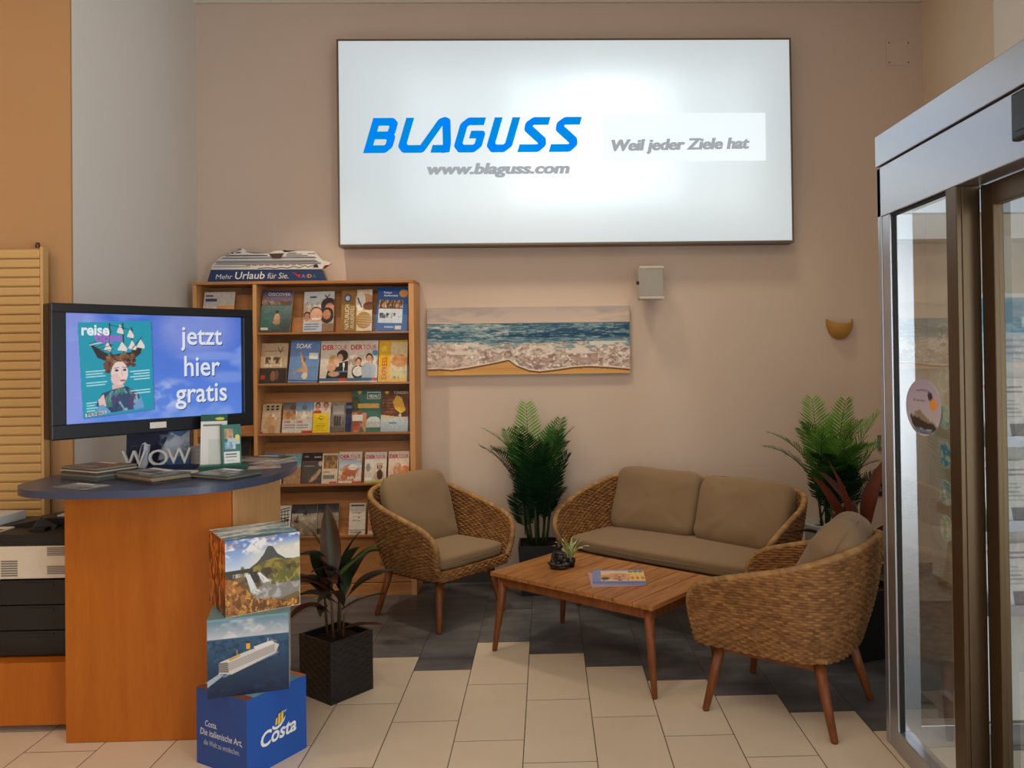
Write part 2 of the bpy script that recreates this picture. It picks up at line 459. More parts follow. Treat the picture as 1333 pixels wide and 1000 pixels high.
# the nearer part of the right wall stands forward; the entrance opens through it
m = MB(); m.box(2.74, 2.95, 3.46, 4.90, 0, ZC, 'paint_cream'); m.box(2.74, 2.95, -2.8, 0.9, 0, ZC, 'paint_cream'); m.box(2.74, 2.95, 0.9, 3.46, 2.5, ZC, 'paint_cream')
struct(m.build('wall_right_front'))
# wall behind the viewer with the shop front window
m = MB(); m.box(-4.7, -3.2, -2.8, -2.7, 0, ZC, 'paint_warm_lit'); m.box(2.4, 2.95, -2.8, -2.7, 0, ZC, 'paint_warm_lit')
m.box(-3.2, 2.4, -2.8, -2.7, 0, 0.35, 'paint_warm_lit'); m.box(-3.2, 2.4, -2.8, -2.7, 3.3, ZC, 'paint_warm_lit')
struct(m.build('wall_front'))
m = MB()
for x in (-3.2, -1.36, 0.5, 2.34): m.box(x, x + 0.06, -2.79, -2.71, 0.35, 3.3, 'alu_dark')
for z in (0.35, 3.24): m.box(-3.2, 2.4, -2.79, -2.71, z, z + 0.06, 'alu_dark')
w1 = m.build('window_1'); struct(w1)
m = MB(); m.box(-2.5, 2.8, YW - 0.012, YW, 0, 0.075, 'skirting'); struct(m.build('baseboard_back'))
m = MB(); m.box(-2.5, 2.8, YW - 0.025, YW, ZC - 0.022, ZC, 'paint_ceiling'); struct(m.build('trim_1'))

# ------------------------------------------------------------------ light
def area(name, loc, size, power, color, rot=(0, 0, 0), spread=PI):
    l = bpy.data.lights.new(name, 'AREA'); l.shape = 'RECTANGLE'; l.size, l.size_y = size; l.energy = power; l.color = color; l.spread = spread
    o = bpy.data.objects.new(name, l); COL.objects.link(o); o.location = loc; o.rotation_euler = rot; return o
WARM = (1.0, 0.84, 0.62); COOL = (0.82, 0.91, 1.0)
area('ceiling_lamp', (-1.4, 1.8, 4.15), (0.6, 0.6), 15, WARM)
area('ceiling_lamp', (0.3, 1.6, 4.15), (0.6, 0.6), 13, WARM)
area('ceiling_lamp', (-3.4, 2.2, 4.15), (0.6, 0.6), 22, WARM)
area('ceiling_lamp', (-0.5, -0.8, 4.15), (0.6, 0.6), 16, WARM)
area('daylight', (-0.4, -2.95, 1.9), (5.4, 2.8), 34, COOL, (R_(90), 0, 0))
area('daylight', (2.70, -1.0, 1.5), (2.4, 2.2), 155, COOL, (R_(90), 0, R_(90)))
def spot(name, loc, target, power, color, ang, blend=0.4, rad=0.05):
    l = bpy.data.lights.new(name, 'SPOT'); l.energy = power; l.color = color; l.spot_size = R_(ang); l.spot_blend = blend; l.shadow_soft_size = rad
    o = bpy.data.objects.new(name, l); COL.objects.link(o); o.location = loc
    o.rotation_euler = (Vector(target) - Vector(loc)).to_track_quat('-Z', 'Y').to_euler(); return o
spot('ceiling_spot', (-0.1, 4.9, 4.16), (-0.1, 5.75, 1.0), 128, WARM, 70, 0.9, 0.22)
spot('ceiling_spot', (-1.6, 4.7, 4.16), (-1.5, 5.66, 0.9), 115, WARM, 50, 0.8, 0.04)
spot('ceiling_spot', (1.3, 4.9, 4.16), (1.3, 5.6, 1.0), 62, WARM, 70, 0.9, 0.22)
w = bpy.data.worlds.new('world'); scene.world = w; w.use_nodes = True
w.node_tree.nodes['Background'].inputs[0].default_value = (0.75, 0.86, 1.0, 1); w.node_tree.nodes['Background'].inputs[1].default_value = 1.0
scene.view_settings.view_transform = 'Standard'; scene.view_settings.look = 'None'
scene.view_settings.gamma = 1; scene.view_settings.exposure = 0.0; scene.view_settings.use_curve_mapping = False

# ------------------------------------------------------------------ entrance vestibule (door_1)
def vestibule():
    root = bpy.data.objects.new('door_1', None); COL.objects.link(root); root.location = (1.40, 3.42, 0)
    struct(root, 'aluminium and glass automatic entrance vestibule beside the seating corner', 'door')
    def part(name, boxes, mat, bev=0.003):
        m = MB()
        for b in boxes: m.box(*b, mat, None, bev)
        return m.build(name, root)
    part('fascia', [(-0.006, 1.33, -2.4, 0.0, 2.402, 2.53)], 'alu')
    part('header', [(0, 0.085, -2.4, 0, 2.19, 2.396), (0.0851, 1.33, -2.4, 0.0, 2.30, 2.396)], 'alu')
    part('corner_post', [(0, 0.10, -0.036, 0, 0, 2.396), (0.003, 0.10, -0.112, -0.038, 0, 2.19)], 'alu')
    part('mullion', [(0, 0.018, -0.664, -0.589, 0, 2.19), (0.0181, 0.082, -0.664, -0.652, 0, 2.19)], 'alu_dark')
    part('bottom_rail', [(0, 0.06, -0.589, -0.112, 0.0, 0.088)], 'alu')
    part('gasket', [(0.012, 0.03, -0.121, -0.1125, 0.09, 2.188), (0.012, 0.03, -0.583, -0.122, 2.18, 2.189), (0.085, 0.105, -0.676, -0.664, 0, 2.19)], 'gasket', 0)
    part('glass_pane', [(0.02, 0.027, -0.65, -0.1215, 0.09, 2.1795)], 'door_glass', 0)
    leaf = part('door_leaf', [(0.08, 0.115, -0.748, -0.68, 0.012, 2.185), (0.08, 0.115, -1.75, -1.69, 0.012, 2.185), (0.08, 0.115, -1.689, -0.7485, 2.11, 2.185), (0.08, 0.115, -1.689, -0.7485, 0.012, 0.11)], 'alu_dark')
    m = MB(); m.box(0.094, 0.1, -1.689, -0.749, 0.111, 2.109, 'door_glass'); m.build('leaf_glass', leaf)
    part('side_panel', [(0, 0.10, -2.4, -1.78, 0, 2.19)], 'alu_dark')
    part('end_frame', [(1.23, 1.33, -0.08, 0, 0, 2.30), (0.101, 1.229, -0.07, -0.005, 2.2, 2.298), (0.101, 1.229, -0.07, -0.005, 0.0, 0.09)], 'alu')
    part('end_glass', [(0.101, 1.229, -0.04, -0.033, 0.091, 2.199)], 'door_glass', 0)
    m = MB(); m.box(-0.035, -0.0065, -1.16, -1.058, 2.235, 2.375, 'black_plastic', None, 0.008)
    m.box(-0.037, -0.035, -1.14, -1.08, 2.26, 2.30, 'tv_black'); m.build('motion_sensor', root)
    return root
vestibule()

def sign_lightbox():
    W, Hh, D = 3.232, 1.466, 0.15
    root = thing('illuminated_sign', 'wide backlit white wall sign with blue italic lettering', 'sign', (0.161, 5.965, 2.416))
    x0, x1 = -W / 2, W / 2
    m = MB(); b = 0.014
    m.box(x0, x1, -D, 0, 0, b, 'box_metal'); m.box(x0, x1, -D, 0, Hh - b, Hh, 'box_metal')
    m.box(x0, x0 + b, -D, 0, b, Hh - b, 'box_metal'); m.box(x1 - b, x1, -D, 0, b, Hh - b, 'box_metal'); m.box(x0 + b, x1 - b, -0.01, 0, b, Hh - b, 'paper_white')
    m.build('casing', root)
    m = MB(); m.box(x0 + b + .001, x1 - b - .001, -D - 0.002, -D + 0.004, b + .001, Hh - b - .001, 'sign_panel'); m.build('light_panel', root)
    # pasted slogan strip
    m = MB(); m.box(0.254, 1.42, -D - 0.008, -D - 0.004, 0.586, 0.925, 'sign_patch'); m.build('slogan_strip', root)
    # letters drawn as sheared strokes
    u = 0.00541 / 3.333; m = MB()
    def stroke(pts, w=34):
        n = len(pts); yy = -D - 0.0035
        Q = lambda x, y: (-1.439 + (x + (560 - y) * 0.3 - 137) * u, yy, 0.657 + (560 - y) * u)
        for i in range(n - 1):
            (ax, ay), (bx, by) = pts[i], pts[i + 1]; L = math.hypot(bx - ax, by - ay); nx, ny = -(by - ay) / L * w / 2, (bx - ax) / L * w / 2
            m.add([Q(ax + nx, ay + ny), Q(bx + nx, by + ny), Q(bx - nx, by - ny), Q(ax - nx, ay - ny)], [(0, 1, 2, 3)], 'sign_blue')
            if i > 0: m.add([Q(ax + w / 2 * math.cos(t * PI / 8), ay + w / 2 * math.sin(t * PI / 8)) for t in range(16)], [tuple(range(16))], 'sign_blue')
    stroke([(156, 560), (156, 407)]); stroke([(141, 424), (222, 424), (236, 436), (236, 470), (222, 483), (150, 483)]); stroke([(225, 483), (242, 495), (242, 528), (228, 543), (141, 543)])
    stroke([(299, 407), (299, 526), (316, 543), (388, 543), (437, 426), (449, 421), (461, 426), (467, 445), (491, 522), (496, 560)])
    stroke([(496, 543), (430, 543)])
    stroke([(628, 424), (558, 424), (541, 441), (541, 526), (558, 543), (612, 543), (628, 527), (628, 482), (580, 482)])
    stroke([(683, 407), (683, 526), (700, 543), (743, 543), (760, 526), (760, 407)])
    for dx in (0, 137):
        stroke([(909 + dx, 424), (840 + dx, 424), (824 + dx, 438), (826 + dx, 456), (900 + dx, 510), (906 + dx, 526), (892 + dx, 543), (808 + dx, 543)])
    m.build('brand_lettering', root)
    m = MB()
    for dx in (-.004, 0, .004): m.text('www.blaguss.com', -0.985 + dx, 0.478, 0.017 + dx, 0.582, 'sign_grey', None, y=-D - 0.0035 - abs(dx) * .02, bold=0.03, shear=0.2)
    m.build('web_address', root)
    m = MB()
    for dx in (-.004, 0, .004): m.text('Weil jeder Ziele hat', 0.321 + dx, 0.632, 1.302 + dx, 0.74, 'sign_grey', None, y=-D - 0.0088 - abs(dx) * .02, bold=0.028, shear=0.2, rot=0.012)
    m.build('slogan', root)
    # fluorescent lamps inside the box
    for x, z, w_, h_, p in ((0.30, 1.08, .5, .05, .55), (0.25, 0.45, .5, .05, .45), (0.2, 0.75, 1.2, 0.9, 5.0), (0.1, 0.73, 2.5, 1.0, 4.0)):
        l = bpy.data.lights.new('sign_tube', 'AREA'); l.shape = 'RECTANGLE'; l.size = w_; l.size_y = h_; l.energy = p; l.color = (0.9, 0.96, 1)
        o = bpy.data.objects.new('sign_tube', l); COL.objects.link(o); o.location = (0.161 + x, 5.94, 2.416 + z); o.rotation_euler = (R_(90), 0, R_(180))
sign_lightbox()

# ------------------------------------------------------------------ wicker seating
def catmull(P, n):
    P = np.asarray(P, float); m = len(P); out = []
    # resample by chord length
    t = np.concatenate([[0], np.cumsum(np.linalg.norm(np.diff(P, axis=0), axis=1))])
    for s in np.linspace(0, t[-1], n):
        i = min(max(np.searchsorted(t, s) - 1, 0), m - 2); u = (s - t[i]) / (t[i + 1] - t[i] + 1e-9)
        p0 = P[max(i - 1, 0)]; p1 = P[i]; p2 = P[i + 1]; p3 = P[min(i + 2, m - 1)]
        out.append(0.5 * ((2 * p1) + (-p0 + p2) * u + (2 * p0 - 5 * p1 + 4 * p2 - p3) * u * u + (-p0 + 3 * p1 - 3 * p2 + p3) * u ** 3))
    return np.array(out)

def weave(P, N, ulen, vlen, rowh=0.0128, stake=0.027, amp=0.0050, seed=0):
    # pushes a grid of points along its normals into woven strands; gives each strand its own straw colour
    rng = np.random.RandomState(seed)
    row = np.floor(vlen / rowh); fv = vlen / rowh - row
    prof = np.sqrt(np.clip(1 - (2 * fv - 1) ** 2, 0, 1))
    ph = ulen / stake * PI + row * PI
    over = np.cos(ph)
    d = prof * (0.6 + 0.75 * over) * amp + (prof - 1) * amp * 0.9
    seg = np.floor(ulen / stake + row * 0.5 + 0.25).astype(int)
    tb = rng.rand(997); tint = tb[(seg * 31 + row.astype(int) * 57) % 997]
    c0 = np.array(rgb(112, 74, 40)); c1 = np.array(rgb(156, 110, 64))
    C = c0 + (c1 - c0) * tint[..., None]
    return P + N * d[..., None], C

def shell(Tp, Bp, nu, nv, thick=0.03, seed=0):
    T_ = catmull(Tp, nu); B_ = catmull(Bp, nu)
    s = np.linspace(0, 1, nv)[None, :, None]
    P = B_[:, None] * (1 - s) + T_[:, None] * s
    cen = P[..., :2].mean((0, 1))
    out = P.copy(); out[..., :2] -= cen; nrm = np.linalg.norm(out[..., :2], axis=2, keepdims=True); out[..., 2] = 0
    out[..., :2] /= nrm + 1e-6
    P = P + out * (np.sin(s * PI) * 0.022)          # the sides belly out a little
    def normals(G, sign):
        du = np.gradient(G, axis=0); dv = np.gradient(G, axis=1); n = np.cross(du, dv)
        n /= np.linalg.norm(n, axis=2, keepdims=True) + 1e-9
        return n * np.sign((n * out).sum(2).mean()) * sign
    N = normals(P, 1); I = P - N * thick
    def lens(G):
        u = np.concatenate([np.zeros((1, G.shape[1])), np.cumsum(np.linalg.norm(np.diff(G, axis=0), axis=2), 0)], 0)
        v = np.concatenate([np.zeros((G.shape[0], 1)), np.cumsum(np.linalg.norm(np.diff(G, axis=1), axis=2), 1)], 1)
        return u.mean(1, keepdims=True) * np.ones_like(u), v
    u, v = lens(P)
    A, CA = weave(P, N, u, v, seed=seed); Bq, CB = weave(I, -N, u, v, seed=seed + 1)
    m = MB(); G = np.concatenate([A, Bq[:, ::-1]], 1); C = np.concatenate([CA, CB[:, ::-1]], 1)
    m.grid(G, 'wicker', None, C)
    # end caps
    for e in (0, -1):
        cap = np.stack([A[e], Bq[e]], 0); m.grid(cap, 'wicker', None, np.stack([CA[e], CB[e]], 0))
    rim = (P[:, -1] + I[:, -1]) / 2
    return m, rim

def braid(m, path, r=0.017, seed=3):
    # three interlaced strands laid along a path
    path = catmull(path, max(8, int(len(path)))); n = len(path)
    L = np.concatenate([[0], np.cumsum(np.linalg.norm(np.diff(path, axis=0), axis=1))])
    k = int(L[-1] / 0.006); q = np.stack([np.interp(np.linspace(0, L[-1], k), L, path[:, i]) for i in range(3)], 1)
    tan = np.gradient(q, axis=0); tan /= np.linalg.norm(tan, axis=1, keepdims=True)
    side = np.cross(tan, np.array([0, 0, 1.0])); side /= np.linalg.norm(side, axis=1, keepdims=True) + 1e-6; upv = np.cross(side, tan)
    seg = 12; a = np.linspace(0, 2 * PI, seg, endpoint=False); s = np.linspace(0, L[-1], k)
    ph = s[:, None] / 0.045 * 2 * PI + a[None, :]
    rad = r * (0.86 + 0.2 * np.abs(np.sin(ph * 1.5)))
    P = q[:, None] + (side[:, None] * np.cos(a)[None, :, None] + upv[:, None] * np.sin(a)[None, :, None]) * rad[..., None]
    P = np.concatenate([P, P[:, :1]], 1)
    rng = np.random.RandomState(seed); tb = rng.rand(64); t = tb[(np.floor(ph * 1.5 / PI).astype(int)) % 64]
    t = np.concatenate([t, t[:, :1]], 1)
    C = np.array(rgb(138, 100, 60)) + (np.array(rgb(178, 138, 88)) - np.array(rgb(138, 100, 60))) * t[..., None]
    m.grid(P, 'wicker', None, C)
    for e in (0, -1):
        c = q[e]; V = [P[e, j] for j in range(seg)]
        m.add(V, [tuple(range(seg))], 'wicker', None, C[e, 0])

def cushion(w, d, h, e1=0.28, e2=0.45, wr=0.006, seed=1, res=40, bow=0.0, crease=0.0, taper=0.0):
    # soft superquadric block: w along x, d along y, h along z, with a piped seam round the middle
    m = MB(); sg = lambda t, p: np.sign(t) * np.abs(t) ** p
    th = np.linspace(-PI / 2, PI / 2, res); ph = np.linspace(-PI, PI, 2 * res)
    PH, TH = np.meshgrid(ph, th, indexing='ij')
    x = sg(np.cos(TH), e2) * sg(np.cos(PH), e1) * w / 2; y = sg(np.cos(TH), e2) * sg(np.sin(PH), e1) * d / 2; z = sg(np.sin(TH), e2) * h / 2
    x = x + bow * (1 - (2 * y / d) ** 2) * (x / w + 0.5)
    y = y * (1 + taper * (x / w))
    Pn = np.stack([x, y, z], 2)
    for i in range(Pn.shape[0]):
        for j in range(Pn.shape[1]):
            p = Vector(Pn[i, j])
            k = mnoise.noise(p * 5 + Vector((seed * 7.1, 0, 0))) * wr + mnoise.noise(p * 14 + Vector((0, seed * 3.3, 0))) * wr * 0.35
            n = Vector((p.x / (w * w), p.y / (d * d), p.z / (h * h))).normalized()
            if crease:
                a = math.atan2(p.y, p.x); rr = math.hypot(p.x / w, p.y / d) * 2
                k += crease * math.sin(a * 11 + seed + 2 * mnoise.noise(p * 4)) * max(0, rr - 0.45) * max(0, 1.25 - rr)
            Pn[i, j] = p + n * k
    m.grid(Pn, 'cushion_taupe')
    # piping along the seam
    a = np.linspace(-PI, PI, 97); c0 = sg(np.cos(a), e1) * w / 2; s0 = sg(np.sin(a), e1) * d / 2
    c0 = c0 + bow * (1 - (2 * s0 / d) ** 2) * (c0 / w + 0.5); s0 = s0 * (1 + taper * (c0 / w))
    m.tube([(c0[i], s0[i], 0) for i in range(97)], 0.0022, 'cushion_taupe', 6, None, (1, 1, 1), False)
    return m

def place(m, M):
    A = np.array(M)
    m.v = [q @ A[:3, :3].T + A[:3, 3] for q in m.v]; return m

def legs(root, feet, tops, r0=0.016, r1=0.026, mat='acacia'):
    for (fx, fy), (tx, ty, tz) in zip(feet, tops):
        m = MB(); m.tube([(fx, fy, 0.0), (fx, fy, 0.006), (fx + (tx - fx) * .5, fy + (ty - fy) * .5, tz * .5), (tx, ty, tz)], [r0 - .004, r0, (r0 + r1) / 2, r1], mat, 14)
        l = m.build('leg', root); g = MB(); g.lathe([(0.0001, -0.0), (r0 * .8, 0.0), (r0 * .8, 0.005)], 'foot_dark', 12, T(fx, fy, 0.0)); g.build('foot_cap', l)

CH_T = [(.325, .285, .365), (.345, .325, .45), (.325, .352, .545), (.25, .368, .605), (.08, .378, .655), (-.12, .375, .705), (-.28, .335, .755), (-.375, .22, .79), (-.405, 0, .80)]
CH_B = [(.310, .272, .305), (.300, .278, .305), (.27, .283, .305), (.2, .285, .305), (.05, .288, .305), (-.12, .285, .305), (-.22, .25, .305), (-.285, .16, .305), (-.30, 0, .305)]
mir = lambda L: [(a, -b, c) for a, b, c in L]
def full(L): return mir(L)[:-1] + L[::-1]

def armchair(label, loc, rz):
    root = thing('wicker_armchair', label, 'armchair', (*loc, 0), rz, 'wicker armchairs')
    sh, rim = shell(full(CH_T), full(CH_B), 400, 170)
    sh.build('wicker_shell', root)
    b = MB(); braid(b, rim); b.build('braided_rim', root)
    # woven front rail
    n = 110; nv = 26; y = np.linspace(-.288, .288, n); P = np.zeros((n, nv, 3)); s = np.linspace(0, 1, nv)
    P[..., 0] = (.318 + .012 * (1 - (y / .3) ** 2))[:, None] + 0.006 * np.sin(s * PI)[None]; P[..., 1] = y[:, None]; P[..., 2] = .303 + .062 * s[None]
    N = np.zeros_like(P); N[..., 0] = 1
    A, C = weave(P, N, np.repeat((y + .3)[:, None], nv, 1), np.repeat((s * .062)[None], n, 0))
    m = MB(); back = A.copy(); back[..., 0] -= .03; m.grid(A, 'wicker', None, C); m.grid(back, 'wicker', None, C)
    for j in (0, -1): m.grid(np.stack([A[:, j], back[:, j]], 1), 'wicker', None, np.stack([C[:, j], C[:, j]], 1))
    m.build('front_rail', root)
    m = MB(); m.box(-.27, .285, -.262, .262, .318, .338, 'wicker', None, .006, rgb(150, 116, 74)); m.build('seat_base', root)
    m = MB()
    for s_ in (-1, 1): m.box(-.215, .235, s_ * .212 - .013, s_ * .212 + .013, .268, .304, 'acacia', None, .003)
    for x in (-.215, .235): m.box(x - .013, x + .013, -.198, .198, .268, .304, 'acacia', None, .003)
    m.build('apron', root)
    legs(root, [(.29, .27), (.29, -.27), (-.295, .262), (-.295, -.262)], [(.235, .212, .304), (.235, -.212, .304), (-.215, .212, .304), (-.215, -.212, .304)])
    c = place(cushion(.56, .555, .105, .22, .42, .004, 2, 32, 0.012, 0, .06), T(.03, 0, .405)); c.build('seat_cushion', root)
    return root
left_chair = armchair('wicker armchair with taupe cushions in front of the brochure shelves', (-.70, 5.265), R_(-40.2))
right_chair = copy_thing(left_chair, (1.10, 3.795, 0), R_(142.9), 'wicker armchair seen from its side, beside the glass entrance vestibule')
place(cushion(.50, .53, .17, .32, .72, .012, 5, 40, 0, .010), T(-.185, 0, .64, 0, 0, R_(72))).build('back_pillow', left_chair)
place(cushion(.50, .53, .24, .40, .8, .012, 9, 56, 0, .034), T(-.195, 0.0, .655, R_(6), 0, R_(60))).build('back_pillow', right_chair)

def sofa():
    root = thing('wicker_sofa', 'two-seat wicker sofa with taupe cushions standing across the corner', 'sofa', (.84, 5.18, 0), R_(-131.6))
    Tp = [(.345, .70, .37), (.375, .74, .46), (.36, .765, .545), (.28, .785, .61), (.1, .79, .675), (-.1, .775, .725), (-.27, .70, .77), (-.36, .52, .785), (-.385, .25, .79), (-.39, 0, .79)]
    Bp = [(.32, .66, .305), (.31, .665, .305), (.28, .67, .305), (.2, .675, .305), (.05, .675, .305), (-.1, .665, .305), (-.22, .60, .305), (-.27, .46, .305), (-.28, .22, .305), (-.28, 0, .305)]
    sh, rim = shell(full(Tp), full(Bp), 620, 170, 0.03, 11); sh.build('wicker_shell', root)
    b = MB(); braid(b, rim, 0.017, 8); b.build('braided_rim', root)
    n = 260; nv = 26; y = np.linspace(-.70, .70, n); P = np.zeros((n, nv, 3)); s = np.linspace(0, 1, nv)
    P[..., 0] = (.325 + .04 * (1 - (y / .7) ** 2))[:, None] + 0.006 * np.sin(s * PI)[None]; P[..., 1] = y[:, None]; P[..., 2] = .303 + .062 * s[None]
    N = np.zeros_like(P); N[..., 0] = 1
    A, C = weave(P, N, np.repeat((y + .8)[:, None], nv, 1), np.repeat((s * .062)[None], n, 0), seed=4)
    m = MB(); back = A.copy(); back[..., 0] -= .03; m.grid(A, 'wicker', None, C); m.grid(back, 'wicker', None, C)
    for j in (0, -1): m.grid(np.stack([A[:, j], back[:, j]], 1), 'wicker', None, np.stack([C[:, j], C[:, j]], 1))
    m.build('front_rail', root)
    m = MB(); m.box(-.25, .29, -.64, .64, .318, .338, 'wicker', None, .006, rgb(150, 116, 74)); m.build('seat_base', root)
    m = MB()
    for s_ in (-1, 1): m.box(-.2, .235, s_ * .56 - .013, s_ * .56 + .013, .268, .304, 'acacia', None, .003)
    for x in (-.2, .235): m.box(x - .013, x + .013, -.546, .546, .268, .304, 'acacia', None, .003)
    m.build('apron', root)
    legs(root, [(.29, .62), (.29, -.62), (-.27, .62), (-.27, -.62)], [(.235, .56, .304), (.235, -.56, .304), (-.2, .56, .304), (-.2, -.56, .304)])
    place(cushion(.58, 1.36, .10, .18, .40, .004, 3, 40, 0.045, 0, .04), T(.035, 0, .41)).build('seat_cushion', root)
    place(cushion(.44, .645, .19, .28, .62, .014, 4, 44, 0, .012), T(-.20, -.325, .635, R_(2), 0, R_(70))).build('back_cushion', root)
    place(cushion(.44, .645, .19, .30, .62, .014, 6, 44, 0, .014), T(-.195, .325, .63, R_(-3), 0, R_(67))).build('back_cushion', root)
    return root
sofa()

# ------------------------------------------------------------------ coffee table
def coffee_table():
    root = thing('coffee_table', 'low slatted acacia coffee table on splayed legs before the sofa', 'table', (.282, 4.459, 0), R_(-40.5))
    m = MB(); hx, hy = .535, .315; w = 2 * hx / 9
    for i in range(9):
        x = -hx + i * w; m.box(x + .0022, x + w - .0022, -hy, hy, .418, .44, 'acacia_top', None, .003)
    m.build('tabletop', root)
    m = MB()
    for s in (-1, 1):
        m.box(-hx + .03, hx - .03, s * (hy - .04) - .011, s * (hy - .04) + .011, .365, .4175, 'acacia', None, .002)
        m.box(s * (hx - .045) - .011, s * (hx - .045) + .011, -hy + .055, hy - .055, .365, .4175, 'acacia', None, .002)
    m.build('apron', root)
    legs(root, [(.525, .295), (.525, -.295), (-.525, .295), (-.525, -.295)], [(.475, .262, .4175), (.475, -.262, .4175), (-.475, .262, .4175), (-.475, -.262, .4175)], .014, .027)
coffee_table()

# ------------------------------------------------------------------ brochure shelves
LEDGE = {1: 1.813, 2: 1.463, 3: 1.119, 4: 0.769, 5: 0.415}
SX, SY = -1.66, 5.68
def bookcase():
    root = thing('brochure_shelf', 'tall beech display shelf filled with travel brochures against the back wall', 'shelf', (SX, SY, 0))
    L, Rr, D0, D1, HT = -.755, .75, -.348, -.322, 2.165
    Y1 = .275
    m = MB()
    for a, b in ((L, L + .026), (D0, D1), (Rr - .036, Rr)): m.box(a, b, 0, Y1, 0.0, HT - .0205, 'beech', None, .002)
    m.build('side_panel', root)
    m = MB(); m.box(L, Rr, -.004, Y1, HT - .02, HT, 'beech_shelf', None, .003); m.build('top_panel', root)
    m = MB(); m.box(L + .027, D0 - .001, .262, .272, .02, HT - .021, 'beech_shelf'); m.box(D1 + .001, Rr - .037, .262, .272, .02, HT - .021, 'beech_shelf'); m.build('back_panel', root)
    for r, z in LEDGE.items():
        for a, b in ((L + .027, D0 - .001), (D1 + .001, Rr - .037)):
            m = MB(); m.box(a, b, .004, .085, z - .014, z - .001, 'beech_shelf', None, .002)
            M = T(0, .082, z - .002, 0, R_(-14)); m.box(a + .001, b - .001, 0, .008, 0, .285, 'beech_shelf', M)
            sh = m.build('display_shelf', root)
            g = MB(); g.box(a + .002, b - .002, .0, .003, z - .012, z + .115, 'acrylic'); g.build('acrylic_lip', sh)
    m = MB()
    for a, b in ((L + .027, D0 - .001), (D1 + .001, Rr - .037)):
        m.box(a, b, .03, .045, .085, .398, 'beech_shelf'); m.box(a, b, .006, .02, .0, .083, 'beech_shelf', None, .002)
    m.build('lower_panel', root)
bookcase()

def brochure(name, label, cat, A, w, h, th, M, texts=(), group=None, pages='paper_white', loc=None):
    # a booklet standing upright in its own frame: picture on the front (-y), white page block behind it
    f = A.fbm(int(w * 1e4) % 997, 14, 18, 3); A.a = np.clip(A.a * (.92 + .16 * f)[..., None], 0, 1)
    m = MB(); m.box(0, w, 0.0006, th, 0, h, pages); m.art(A.a, w, h, 'print')
    for (s, x0, y0, x1, y1, c, kw) in texts:
        k = dict(kw); v = k.pop('rot90', False)
        if v:
            q = MB(); q.text(s, 0, 0, (y1 - y0) * h, (x1 - x0) * w, 'print', None, rgb(*c), **k)
            place(q, T(x1 * w, 0, (1 - y1) * h) @ Matrix.Rotation(-PI / 2, 4, 'Y'))
            for vv, cc in zip(q.v, q.c): pass
            m.add(np.concatenate(q.v), q.f, 'print', None, np.concatenate(q.c))
        else:
            m.text(s, x0 * w, (1 - y1) * h, x1 * w, (1 - y0) * h, 'print', None, rgb(*c), **k)
    o = m.build(name); o.matrix_world = M; return tag(o, label, cat, group)

W_ = (255, 255, 255); B_ = dict(bold=.02); I_ = dict(bold=.01, shear=.25)
RED = (206, 30, 45)
def a_america():
    a = Art(60, 84); a.grad(0, .28, (58, 60, 120), (190, 150, 110)); a.poly([(0, .3), (.1, .25), (.3, .3), (.55, .2), (.75, .26), (1, .22), (1, .37), (0, .37)], (120, 92, 66))
    a.cloud(1, 8, 6, .5, .7, (220, 190, 140), .7, a.box(0, .22, 1, .34)); a.grad(.36, 1, (90, 120, 118), (44, 56, 62)); a.ell(.25, .75, .35, .16, (40, 110, 98), .7, .6); a.cloud(2, 5, 20, .5, .8, (110, 130, 130), .5, a.box(0, .38, 1, 1))
    a.ell(.53, .52, .05, .045, (50, 36, 30)); a.ell(.54, .68, .1, .13, (206, 160, 124)); a.ell(.54, .76, .12, .06, (190, 140, 106)); a.rect(.05, .9, .28, .96, (220, 220, 215)); return a
T_america = [('DISCOVER', .2, .05, .92, .12, (220, 225, 245), dict(bold=.005)), ('AMERICA', .1, .16, .96, .25, (140, 120, 190), dict(bold=.02))]
def a_family():
    a = Art(60, 84, (206, 210, 212)); a.cloud(4, 5, 6, .4, .7, (160, 130, 96), .8, a.box(0, .25, 1, .95)); a.ell(.82, .36, .26, .2, (48, 30, 26)); a.ell(.86, .42, .15, .13, (206, 140, 110)); a.ell(.78, .6, .22, .2, (40, 26, 22)); a.ell(.77, .58, .13, .12, (196, 130, 100))
    a.person(.12, .6, .08, (196, 130, 100), (40, 26, 22), (210, 190, 160)); a.ell(.42, .58, .22, .2, (60, 46, 36)); a.ell(.42, .6, .2, .19, (222, 168, 138)); a.rect(.28, .66, .56, .7, (240, 230, 225)); a.rect(0, .76, .62, 1, (196, 206, 222)); a.lines(.05, .8, .55, 3, .06, .025, (70, 80, 110))
    a.rect(.62, .8, 1, 1, (150, 116, 90)); a.line(.7, .1, .76, .16, .02, (60, 70, 110)); a.line(.76, .16, .84, .08, .02, (60, 70, 110)); a.rect(.2, .12, .42, .16, (70, 90, 130)); return a
def a_gold():
    a = Art(60, 84, (150, 112, 46)); a.rect(.5, 0, 1, 1, (226, 212, 186)); a.ell(.78, .3, .3, .2, (206, 150, 110)); a.ell(.62, .28, .16, .22, (238, 230, 216)); a.line(.52, .2, .66, .42, .02, (60, 60, 80)); a.ell(.9, .4, .2, .1, (120, 70, 44))
    a.ell(.74, .74, .26, .2, (176, 134, 70)); 
    for k in range(5): a.line(.52, .62 + k * .06, .98, .66 + k * .06, .008, (226, 200, 150))
    a.ell(.2, .2, .11, .1, (40, 70, 120)); a.ell(.2, .2, .07, .06, (200, 210, 225)); return a
T_gold = [('NATURLICH', .12, .36, .26, .95, (235, 225, 200), dict(rot90=True, bold=.01)), ('URLAUBSHOTELS', .3, .4, .42, .95, (235, 225, 200), dict(rot90=True)), ]
